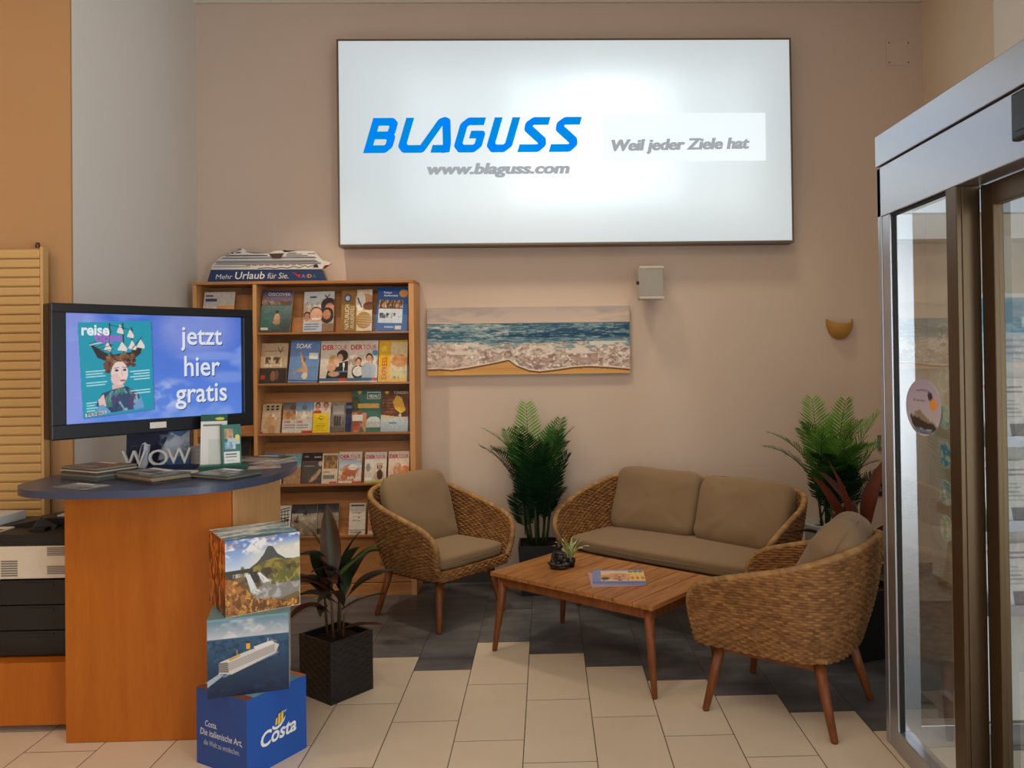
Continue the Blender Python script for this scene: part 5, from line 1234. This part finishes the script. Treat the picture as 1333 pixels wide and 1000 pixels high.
def palm_right():
    root = thing('potted_palm', 'bushy bright green palm in a white pot in the corner behind the sofa', 'plant', (1.86, 5.42, 0))
    m = MB(); m.lathe([(.0001, 0), (.11, 0), (.118, .01), (.165, .49), (.168, .5), (.152, .5), (.145, .45), (.0001, .45)], 'planter_white', 36); m.build('planter', root)
    q = MB(); q.lathe([(.0001, .458), (.145, .456)], 'soil', 20); q.build('soil', root)
    stems = [(-.05, -.02), (.04, .0), (0, .05), (.06, -.05), (-.02, -.06)]
    for i, (x, y) in enumerate(stems):
        m = MB(); m.tube([(x, y, .45), (x * 1.3, y * 1.2, .56), (x * 1.6, y * 1.3, .68)], [.011, .009, .006], 'palm_stem', 8); m.build('stem', root)
    spec = [(90, 86, .66, .3, .66, YG), (-80, 86, .68, .3, .64, YG), (5, 74, .60, .6, .64, YG), (-20, 70, .58, .7, .64, YG), (178, 70, .60, .85, .64, YG), (40, 76, .62, .5, .64, YG), (190, 78, .56, .5, .64, MD), (165, 64, .54, .9, .62, MD), (-110, 76, .5, .6, .62, YG), (-60, 74, .52, .7, .6, MD), (-90, 66, .44, .8, .58, MD), (-130, 70, .46, .7, .6, DK), (-35, 64, .5, .8, .56, MD), (10, 58, .46, .8, .54, MD), (-70, 62, .4, .8, .54, DK), (-100, 80, .6, .5, .6, YG), (120, 72, .58, .6, .6, MD), (-45, 78, .6, .5, .62, YG),
            (-10, 80, .64, .45, .62, YG), (20, 66, .54, .7, .6, YG), (-30, 56, .44, .8, .54, DK), (150, 78, .6, .5, .6, MD), (-75, 80, .46, .5, .5, DK), (-110, 82, .42, .4, .48, DK), (-50, 80, .42, .4, .48, DK), (-15, 74, .5, .6, .5, DK), (60, 70, .5, .6, .52, DK)]
    for k, (az, e, L, dr, z, tip) in enumerate(spec):
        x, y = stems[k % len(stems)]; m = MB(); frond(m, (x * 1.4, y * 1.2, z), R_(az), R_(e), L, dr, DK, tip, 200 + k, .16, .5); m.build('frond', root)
palm_right()

def blade(base, az, e0, L, W, droop, c0, c1, seed, stalk=.06, n=16):
    rng = random.Random(seed); m = MB(); p = Vector(base); hz = Vector((math.cos(az), math.sin(az), 0)); sd = hz.cross(Vector((0, 0, 1)))
    P = np.zeros((n + 1, 5, 3)); C = np.zeros((n + 1, 5, 3)); tw = rng.uniform(-.5, .5)
    for i in range(n + 1):
        s = i / n; e = e0 - droop * s ** 1.6; d = hz * math.cos(e) + Vector((0, 0, math.sin(e)))
        up = sd.cross(d).normalized(); a = tw * s; s2 = sd * math.cos(a) + up * math.sin(a); u2 = up * math.cos(a) - sd * math.sin(a)
        w = W / 2 * (max(0, math.sin(PI * min(1, max(0, (s - .10) / .90)) ** .8)) ** .75) + .003 * (1 - s)
        for j, f in enumerate((-1, -.5, 0, .5, 1)):
            q = p + s2 * w * f + u2 * (abs(f) * w * .38 + .004 * math.sin(9 * s + j * 2 + seed) * abs(f))
            P[i, j] = q[:]; C[i, j] = np.array(c0) + (np.array(c1) - np.array(c0)) * (abs(f) * .7 + .3 * rng.random())
        p = p + d * (L / n)
    m.grid(P, 'leaf', None, C); return m
MAR = rgb(92, 44, 34); MGR = rgb(52, 66, 38); DGR = rgb(34, 46, 32); LGR = rgb(112, 138, 62); RDD = rgb(130, 58, 40); BRN = rgb(70, 48, 40)
def cordyline_left():
    w, h = .248, .29
    root = thing('potted_cordyline', 'dark-leaved cordyline in a black woven cube planter by the printed cubes', 'plant', (-1.05, 4.075, 0), R_(50.9))
    m = square_pot(root, w, h)
    n, nv = 44, 46; s = np.linspace(-w / 2, w / 2, n); z = np.linspace(0, h, nv)
    for k in range(4):
        P = np.zeros((n, nv, 3)); P[..., 0] = s[:, None]; P[..., 1] = -w / 2; P[..., 2] = z[None]
        N = np.zeros_like(P); N[..., 1] = -1
        A, C = weave(P, N, (s[:, None] + w) * np.ones((1, nv)), z[None] * np.ones((n, 1)), .018, .034, .003)
        A[:, -1, 1] = -w / 2 + .001; A[:, 0, 1] = -w / 2 + .001; A[0, :, 1] = A[-1, :, 1] = -w / 2
        m.grid(A, 'planter_black', T(0, 0, 0, k * PI / 2))
    m.build('planter', root); soil(root, w - .026, h - .03, 6)
    st = [(-.03, -.02, .16), (.02, .0, .22), (.04, .04, .13), (-.02, .04, .26), (.0, -.05, .1)]
    for k, (x, y, L) in enumerate(st):
        q = MB(); q.tube([(x, y, h - .04), (x * 1.3, y * 1.2, h + L * .5), (x * 1.5, y * 1.4, h + L)], [.007, .006, .005], 'stem_brown', 7); q.build('stem', root)
    A0 = R_(50.9)
    sp = [ # world azimuth, elevation, length, width, droop, base height, colours
        (120, 85, .40, .095, .3, .26, MGR, MAR), (175, 70, .36, .07, .35, .22, MGR, LGR), (20, 80, .30, .07, .6, .22, DGR, BRN), (-15, 50, .46, .075, .5, .2, LGR, MGR), (30, 40, .30, .06, 1.0, .2, DGR, BRN), (195, 46, .30, .08, 1.6, .22, MAR, BRN), (210, 60, .26, .06, 1.0, .16, DGR, MGR), (175, 30, .26, .07, 1.3, .14, DGR, DGR), (-60, 58, .28, .07, 1.6, .2, BRN, MAR),
        (-110, 55, .26, .07, 1.7, .16, BRN, DGR), (-140, 40, .24, .07, 1.7, .13, MAR, BRN), (60, 60, .28, .06, .9, .18, DGR, BRN), (-20, 32, .30, .05, .5, .1, DGR, BRN), (-80, 40, .2, .05, 1.5, .12, BRN, MGR), (100, 50, .26, .06, 1.2, .2, MGR, DGR), (150, 48, .26, .07, 1.2, .18, DGR, BRN), (200, 36, .32, .09, 1.2, .2, MAR, BRN), (-40, 70, .30, .085, .9, .22, DGR, MGR), (-95, 74, .28, .08, 1.1, .24, MGR, DGR), (185, 62, .30, .085, 1.3, .26, BRN, DGR), (-25, 22, .34, .06, .5, .04, BRN, MAR), (-120, 66, .26, .075, 1.5, .22, DGR, BRN), (10, 60, .28, .08, 1.2, .24, DGR, DGR)]
    for k, (az, e, L, W, dr, z, c0, c1) in enumerate(sp):
        x, y, _ = st[k % 5]; blade((x * 1.4, y * 1.4, h + z - .03), R_(az) - A0, R_(e), L, W, dr, c0, c1, k).build('leaf', root)
cordyline_left()
def cordyline_right():
    root = thing('potted_cordyline', 'reddish-brown cordyline in a tall black pot behind the side-on armchair', 'plant', (1.70, 4.43, 0), R_(18))
    square_pot(root, .28, .37, 'planter_black', .015).build('planter', root); soil(root, .25, .345, 9)
    st = [(-.06, -.02, .12), (.02, .0, .16), (.05, .04, .1), (-.03, .05, .14)]
    for k, (x, y, L) in enumerate(st):
        q = MB(); q.tube([(x, y, .33), (x * 1.3, y * 1.2, .37 + L)], [.008, .006], 'stem_brown', 7); q.build('stem', root)
    A0 = R_(18)
    sp = [(165, 82, .50, .13, .3, .22, RDD, MAR), (10, 82, .50, .13, .3, .22, RDD, BRN), (150, 70, .50, .12, .6, .20, MAR, BRN), (178, 74, .46, .12, .5, .2, RDD, BRN), (190, 50, .42, .085, 1.1, .15, BRN, DGR), (-60, 66, .36, .09, .8, .15, BRN, MAR), (-10, 50, .30, .08, 1.2, .13, RDD, BRN), (60, 70, .34, .09, .5, .16, MAR, BRN), (-100, 58, .32, .08, 1.0, .13, BRN, BRN), (-30, 40, .26, .08, 1.4, .1, BRN, MAR), (215, 60, .3, .08, 1.0, .13, MAR, BRN), (100, 62, .34, .08, .7, .14, BRN, DGR), (-140, 50, .26, .07, 1.2, .1, BRN, DGR)]
    for k, (az, e, L, W, dr, z, c0, c1) in enumerate(sp):
        x, y, _ = st[k % 4]; blade((x * 1.3, y * 1.2, .36 + z - .02), R_(az) - A0, R_(e), L, W, dr, c0, c1, 40 + k).build('leaf', root)
cordyline_right()

# ------------------------------------------------------------------ on the coffee table
def figurine():
    root = thing('figurine_planter', 'small black seated figurine with a variegated plant on the coffee table', 'figurine', (.055, 4.60, .4405), R_(-14))
    bm = bmesh.new()
    def ell(x, y, z, rx, ry, rz, rot=0):
        r = bmesh.ops.create_icosphere(bm, subdivisions=3, radius=1, matrix=Matrix.Translation((x, y, z)) @ Matrix.Rotation(rot, 4, 'Y') @ Matrix.Diagonal((rx, ry, rz, 1)))
    ell(0, 0, .012, .056, .04, .014); ell(-.03, -.012, .026, .034, .02, .014, .2); ell(.03, -.012, .026, .034, .02, .014, -.2); ell(0, -.03, .024, .03, .014, .01)
    ell(0, .004, .06, .03, .022, .038); ell(0, .003, .085, .034, .02, .016); ell(0, .002, .105, .011, .011, .014); ell(0, 0, .124, .0175, .019, .022); ell(0, .002, .146, .008, .008, .008); ell(0, -.018, .121, .004, .004, .005)
    for s in (-1, 1):
        ell(s * .035, 0, .068, .0105, .012, .026, s * -.25); ell(s * .03, -.016, .044, .011, .012, .02, s * .7); ell(s * .018, .001, .122, .004, .006, .01)
    ell(0, -.03, .04, .016, .01, .006)
    m = MB(); m.bm(bm, 'bronze_black', None, (1, 1, 1), True); o = m.build('seated_figure', root)
    r = o.modifiers.new('fuse', 'REMESH'); r.mode = 'VOXEL'; r.voxel_size = .0022; r.use_smooth_shade = True
    m = MB(); m.lathe([(.0001, 0), (.02, 0), (.026, .03), (.027, .048), (.022, .048), (.02, .038), (.0001, .038)], 'bronze_black', 20, T(.055, .05, 0)); m.build('pot', root)
    G1, G2 = rgb(120, 150, 70), rgb(214, 216, 160)
    for k, (az, e, L, dr) in enumerate(((175, 58, .14, 1.3), (200, 70, .14, 1.0), (150, 74, .13, .8), (90, 82, .13, .5), (30, 72, .14, .9), (0, 60, .14, 1.2), (-20, 66, .12, 1.2), (60, 76, .12, .7), (-80, 66, .11, 1.3), (-110, 76, .12, .9), (240, 80, .15, .7))):
        blade((.055, .05, .04), R_(az), R_(e), L, .014, dr, G1, G2, 70 + k, 0, 12).build('leaf', root)
figurine()
a = Art(110, 100, (120, 140, 190)); a.rect(.16, .1, 1, .82, (226, 200, 170)); a.ell(.45, .5, .28, .22, (206, 150, 110), 1, .3); a.cloud(3, 8, 8, .45, .6, (226, 190, 150), .9, a.box(.18, .3, .7, .8)); a.cloud(4, 9, 8, .55, .65, (150, 80, 60), .9, a.box(.18, .35, .7, .8)); a.ell(.24, .64, .08, .1, (90, 80, 70))
for x in (.74, .84, .94): a.poly([(x - .04, .16), (x + .03, .16), (x + .06, .8), (x - .02, .8)], (236, 190, 90)); a.rect(x - .05, .1, x + .04, .2, (90, 130, 50)); a.ell(x + .02, .6, .03, .1, (196, 120, 50))
a.rect(.0, .84, 1, 1, (96, 122, 184)); a.rect(.15, .02, .8, .1, (150, 160, 190))
flat_mag('magazine', 'magazine with rosy edges lying underneath the blue food magazine', .215, 4.215, .4405, R_(2), .275, .265, .006, 61, 'magazine', None, Art(20, 20, (190, 150, 160)), (206, 160, 170))
flat_mag('magazine', 'blue food magazine lying on top on the coffee table', .222, 4.235, .4470, R_(-3), .275, .265, .007, 60, 'magazine', None, a, (150, 160, 190), [('REISELUST', .3, .88, .62, .95, (230, 234, 244), dict(shear=.2)), ('04', .76, .88, .86, .95, (230, 234, 244), {})] if False else [])

# ------------------------------------------------------------------ on the walls
def beach_picture():
    w, h = 1.46, .486
    a = Art(520, 175); a.grad(0, .25, (186, 172, 164), (206, 186, 172)); a.cloud(3, 3, 5, .4, .7, (160, 152, 152), .8, a.box(0, 0, 1, .25)); a.poly([(.62, .22), (1, .08), (1, .13), (.75, .24)], (206, 184, 164), .8)
    a.grad(.24, .56, (70, 104, 122), (96, 134, 146)); a.cloud(5, 10, 16, .45, .62, (150, 170, 172), .8, a.box(0, .25, 1, .56)); a.cloud(6, 5, 22, .55, .66, (40, 74, 104), .9, a.box(.3, .24, 1, .54)); a.cloud(7, 10, 24, .55, .65, (206, 206, 198), .8, a.box(0, .24, .4, .6))
    a.poly([(.3, .43), (.55, .39), (.75, .38), (1, .41), (1, .47), (.8, .44), (.5, .45)], (36, 66, 100), .9); a.poly([(0, .42), (.2, .41), (.3, .46), (0, .46)], (56, 96, 116), .8)
    edge = [(0, .9), (.06, .895), (.12, .91), (.2, .88), (.3, .83), (.4, .77), (.44, .86), (.5, .93), (.55, .95), (.62, .93), (.72, .89), (.8, .88), (.9, .9), (1, .93)]
    a.rect(0, .74, 1, 1, (206, 158, 96)); a.grad(.9, 1, (196, 146, 84), (214, 166, 100))
    foam = a.inpoly([(0, .55), (.1, .52), (.5, .54), (1, .5)] + edge[::-1]).astype(float)
    a.put(a.inpoly([(x, y + .035) for x, y in edge] + [(1, .5), (0, .5)]).astype(float) * (a.Y > .7) * .9, (110, 74, 50)); a.put(foam, (206, 190, 176)); a.cloud(8, 16, 10, .42, .6, (176, 150, 140), .9, foam); a.cloud(9, 60, 26, .55, .64, (136, 110, 106), .8, foam * (a.Y > .6) * (a.X > .25)); a.cloud(10, 50, 22, .54, .66, (236, 226, 216), .9, foam); a.cloud(14, 90, 40, .52, .66, (150, 128, 124), .6, foam * (a.Y > .55)); a.cloud(15, 40, 60, .5, .64, (50, 90, 116), .7, a.box(0, .25, 1, .55)); a.cloud(16, 30, 80, .56, .66, (170, 184, 184), .7, a.box(0, .25, 1, .56)); a.cloud(11, 12, 12, .45, .6, (110, 146, 156), .8, a.box(.2, .5, 1, .62)); a.cloud(12, 16, 12, .5, .6, (220, 210, 198), .9, a.box(0, .52, 1, .7))
    for (x0, y0), (x1, y1) in zip(edge, edge[1:]): a.line(x0, y0, x1, y1, .0028, (232, 220, 206))
    a.a = np.clip(a.a * 1.1, 0, 1)
    m = MB(); m.box(0, w, .0006, .036, 0, h, 'print', None, 0, rgb(196, 180, 164)); m.art(a.a, w, h, 'canvas_print')
    o = m.build('canvas_picture'); o.location = (-.857, YW - .0365, 1.497); tag(o, 'wide canvas picture of sea waves washing onto a sandy beach', 'picture')
beach_picture()
def speaker():
    root = thing('wall_speaker', 'small pale loudspeaker mounted on the wall under the illuminated sign', 'speaker', (.745, YW, 2.02))
    w, h, y0 = .17, .23, -.215
    m = MB(); m.box(-w / 2, w / 2, y0 + .012, y0 + .15, 0, h, 'speaker_case', None, .008); m.build('cabinet', root)
    m = MB(); m.box(-w / 2 - .001, w / 2 + .001, y0 - .002, y0 + .0115, h - .018, h + .001, 'speaker_case', None, .003); m.box(-w / 2 - .001, w / 2 + .001, y0 - .002, y0 + .0115, -.001, .018, 'speaker_case', None, .003); m.build('end_caps', root)
    m = MB(); m.box(-w / 2 + .003, w / 2 - .003, y0, y0 + .0115, .019, h - .019, 'grille', None, .002); m.build('grille', root)
    m = MB(); m.box(-.02, .02, y0 + .151, -.012, h / 2 - .015, h / 2 + .015, 'black_plastic'); m.box(-.04, .04, -.0115, -.001, h / 2 - .05, h / 2 + .05, 'speaker_case', None, .003); m.box(-.105, -.0855, y0 + .03, y0 + .045, h / 2 - .012, h / 2 + .012, 'black_plastic', None, .004); m.build('wall_mount', root)
t = NT('grille'); v = t.n.new('ShaderNodeTexVoronoi'); v.inputs['Scale'].default_value = 420; t.link(t.coords(), v.inputs['Vector'])
t.bsdf(t.mix(t.ramp(v.outputs['Distance'], .2, .5), rgb(128, 124, 116), rgb(176, 170, 160)), .5, .3); MAT['grille'] = t.m
speaker()
plain('sconce_amber', rgb(196, 146, 72), .45, 0, .4, .12, 25)
def sconce():
    root = thing('wall_sconce', 'unlit amber half-bowl wall lamp above the palm in the corner', 'wall lamp', (2.145, YW - .001, 1.72))
    n, k = 26, 14; P = np.zeros((n + 1, k + 1, 3)); Q = P.copy()
    for i in range(n + 1):
        t_ = PI + PI * i / n
        for j in range(k + 1):
            s = j / k; r = .10 * math.sin(s * PI / 2) ** .8; z = .115 * (1 - math.cos(s * PI / 2)) ** .9 + .035 * (abs(math.cos(t_)) ** 3) * s ** 2
            P[i, j] = (r * math.cos(t_), r * math.sin(t_) * .95 - .001, z); Q[i, j] = (r * .93 * math.cos(t_), r * .93 * math.sin(t_) * .95 - .001, z + .006 * (1 - s))
    m = MB(); m.grid(P, 'sconce_amber'); m.grid(Q, 'sconce_amber'); m.grid(np.stack([P[:, -1], Q[:, -1]], 1), 'sconce_amber'); m.build('lamp_shade', root)
    m = MB(); m.box(-.045, .045, -.008, 0, .03, .1, 'alu_dark', None, .002); m.build('back_plate', root)
    m = MB(); m.tube([(0, -.008, .06), (0, -.04, .06), (0, -.045, .085)], .012, 'paper_white', 10); m.build('bulb_holder', root)
sconce()
def cover_plate():
    root = thing('blank_wall_cover', 'square painted blank cover plate with four screws high on the wall', 'cover plate', (2.62, YW, 3.735))  # plain blank cover plate; no socket is known behind it
    m = MB(); m.box(-.092, .092, -.007, -.0003, 0, .184, 'paint_back', None, .002); m.build('plate', root)
    for x in (-.072, .072):
        for z in (.02, .164): q = MB(); q.lathe([(.0001, .0025), (.005, .002), (.006, 0)], 'alu_dark', 10, T(x, -.007, z, 0, R_(90))); q.build('screw', root)
cover_plate()
def wall_switch():
    root = thing('wall_switch', 'small grey wall switch between the corner palm and the entrance post', 'switch', (2.455, YW, .90))
    m = MB(); m.box(-.04, .04, -.012, -.0003, 0, .115, 'vent_grey', None, .003); m.build('plate', root)
    m = MB(); m.box(-.022, .022, -.018, -.0121, .03, .085, 'speaker_case', None, .002); m.build('rocker', root)
wall_switch()
m = MB(); m.box(0, .13, .0006, .012, 0, .10, 'black_plastic'); m.box(0, .13, 0, .0005, 0, .10, 'print', None, 0, rgb(26, 24, 28)); m.text('SO', .014, .034, .066, .066, 'print', None, rgb(190, 190, 190)); o = m.build('wall_sign'); o.location = (2.405, YW - .0125, .57)
tag(o, 'small black wall sign with white letters beside the entrance post', 'sign')

# ------------------------------------------------------------------ stickers on the glass, leaflet rack inside the entrance
def sticker(label, y, z, w, h, art, x, group=None, alpha_ell=True):
    n = 40; m = MB(); H, W = art.a.shape[:2]
    # disc of printed film, seen from the room (-x side)
    rs = np.linspace(0, 1, 22); V = []; C = []; F = []
    for r in rs:
        for k in range(n):
            t_ = 2 * PI * k / n; u = .5 + .5 * r * math.cos(t_); v = .5 - .5 * r * math.sin(t_)
            V.append((0, -(u - .5) * w, (.5 - v) * h)); C.append(art.a[min(H - 1, int(v * H)), min(W - 1, int(u * W))])
    for i in range(len(rs) - 1):
        for k in range(n): F.append((i * n + k, i * n + (k + 1) % n, (i + 1) * n + (k + 1) % n, (i + 1) * n + k))
    m.add(V, F, 'print', None, lin(np.array(C)), False)
    V2 = [(.0006, p[1], p[2]) for p in V[-n:]]; m.add(V[-n:] + V2, [(k, (k + 1) % n, n + (k + 1) % n, n + k) for k in range(n)] + [tuple(n + k for k in range(n))], 'print', None, (.8, .8, .8))
    o = m.build('window_sticker'); o.location = (x, y, z); return tag(o, label, 'sticker', group)
a = Art(90, 90); a.grad(0, 1, (176, 166, 196), (206, 200, 206)); a.lines(.3, .18, .7, 1, .1, .03, (90, 80, 140)); a.lines(.15, .36, .6, 1, .1, .03, (110, 90, 110)); a.ell(.72, .3, .07, .09, (40, 36, 80)); a.ell(.8, .44, .1, .11, (240, 160, 50)); a.poly([(.1, .64), (.45, .7), (.92, .8), (.92, .9), (.2, .86)], (46, 40, 40)); a.poly([(.25, .62), (.4, .54), (.6, .68), (.85, .78), (.5, .74)], (150, 130, 110)); a.poly([(.15, .87), (.9, .9), (.8, .97), (.3, .96)], (110, 130, 160)); a.lines(.4, .95, .6, 1, .1, .02, (40, 70, 140))
sticker('oval lilac sticker with a ship and orange dot on the entrance glass', 3.075, 1.415, .29, .215, a, 1.4192)
def a_circ(c, s, ring=(206, 214, 214)):
    q = Art(40, 40, ring); q.ell(.5, .5, .46, .46, c); q.cloud(s, 4, 4, .45, .65, (226, 222, 214), .9, (((q.X - .5) / .45) ** 2 + ((q.Y - .5) / .45) ** 2 < 1).astype(float)); return q
for z, c, s, lab in ((1.68, (190, 170, 150), 1, 'round brownish sticker, topmost in the column behind the door mullion'), (1.525, (186, 190, 170), 2, 'round grey-green sticker, second from the top behind the door mullion'), (1.39, (150, 200, 206), 3, 'round pale teal sticker, third from the top behind the door mullion'), (1.253, (60, 150, 196), 4, 'round bright blue sticker, third from the bottom behind the door mullion'), (1.118, (140, 176, 190), 5, 'round grey-blue sticker, second from the bottom behind the door mullion'), (.989, (150, 186, 170), 6, 'round sticker with pale ring, lowest in the column behind the door mullion')):
    sticker(lab, 2.925, z, .092, .092, a_circ(c, s), 1.4283, 'round stickers on the entrance glass')
def rack():
    root = thing('leaflet_rack', 'pale leaflet rack standing inside the glass entrance', 'rack', (2.06, 3.25, 0))
    m = MB(); m.box(-.36, .36, .06, .075, .12, 1.86, 'paper_white', None, .003); m.build('back_board', root)
    for x in (-.34, .30): q = MB(); q.box(x, x + .04, -.12, .0595, 0, .12, 'alu'); q.build('foot', root)
    for z in (.60, .93, 1.26): q = MB(); q.box(-.35, .35, -.075, .0595, z - .012, z, 'alu', None, .002); q.box(-.35, .35, -.079, -.0755, z - .012, z + .03, 'alu'); q.build('ledge', root)
rack()
for z, nm in ((.60, 'lowest'), (.93, 'middle'), (1.26, 'top')):
    for k, x in enumerate((1.725, 1.94, 2.155)):
        q = Art(50, 70, (214, 212, 206)); q.rect(.1, .1, .3, .24, (190, 60, 70)); q.lines(.4, .12, .9, 2, .08, .03, (120, 120, 130), .8, k); q.lines(.1, .34, .9, 5, .06, .02, (150, 150, 150), .8, k + 3); q.rect(.5, .7, .9, .92, (120, 120, 126)); q.rect(.1, .72, .2, .8, (190, 60, 70)); q.rect(.1, .84, .2, .92, (190, 60, 70))
        brochure('leaflet', f'white leaflet with small red logo, {("first", "second", "third")[k]} along the {nm} ledge of the entrance rack', 'leaflet', q, .2, .26, .006, T(x, 3.185, z + .0015, 0, R_(-14)), (), 'leaflets on the entrance rack')
q = Art(70, 50, (190, 200, 206)); q.rect(0, 0, 1, .55, (110, 150, 170)); q.cloud(3, 5, 4, .45, .6, (150, 180, 190), .9, q.box(0, 0, 1, .55)); q.rect(.3, .3, .7, .45, (200, 214, 220)); q.lines(.1, .65, .9, 3, .1, .03, (150, 150, 156))
brochure('poster', 'teal and white poster on the entrance rack back board', 'poster', q, .6, .26, .004, T(1.76, 3.300, 1.58))
m = MB(); m.box(0, 1.1, 0, 1.5, 0, .012, 'skirting', None, .003); o = m.build('door_mat'); o.location = (1.55, 1.5, .0005); tag(o, 'dark entrance mat on the floor inside the glass vestibule', 'mat')
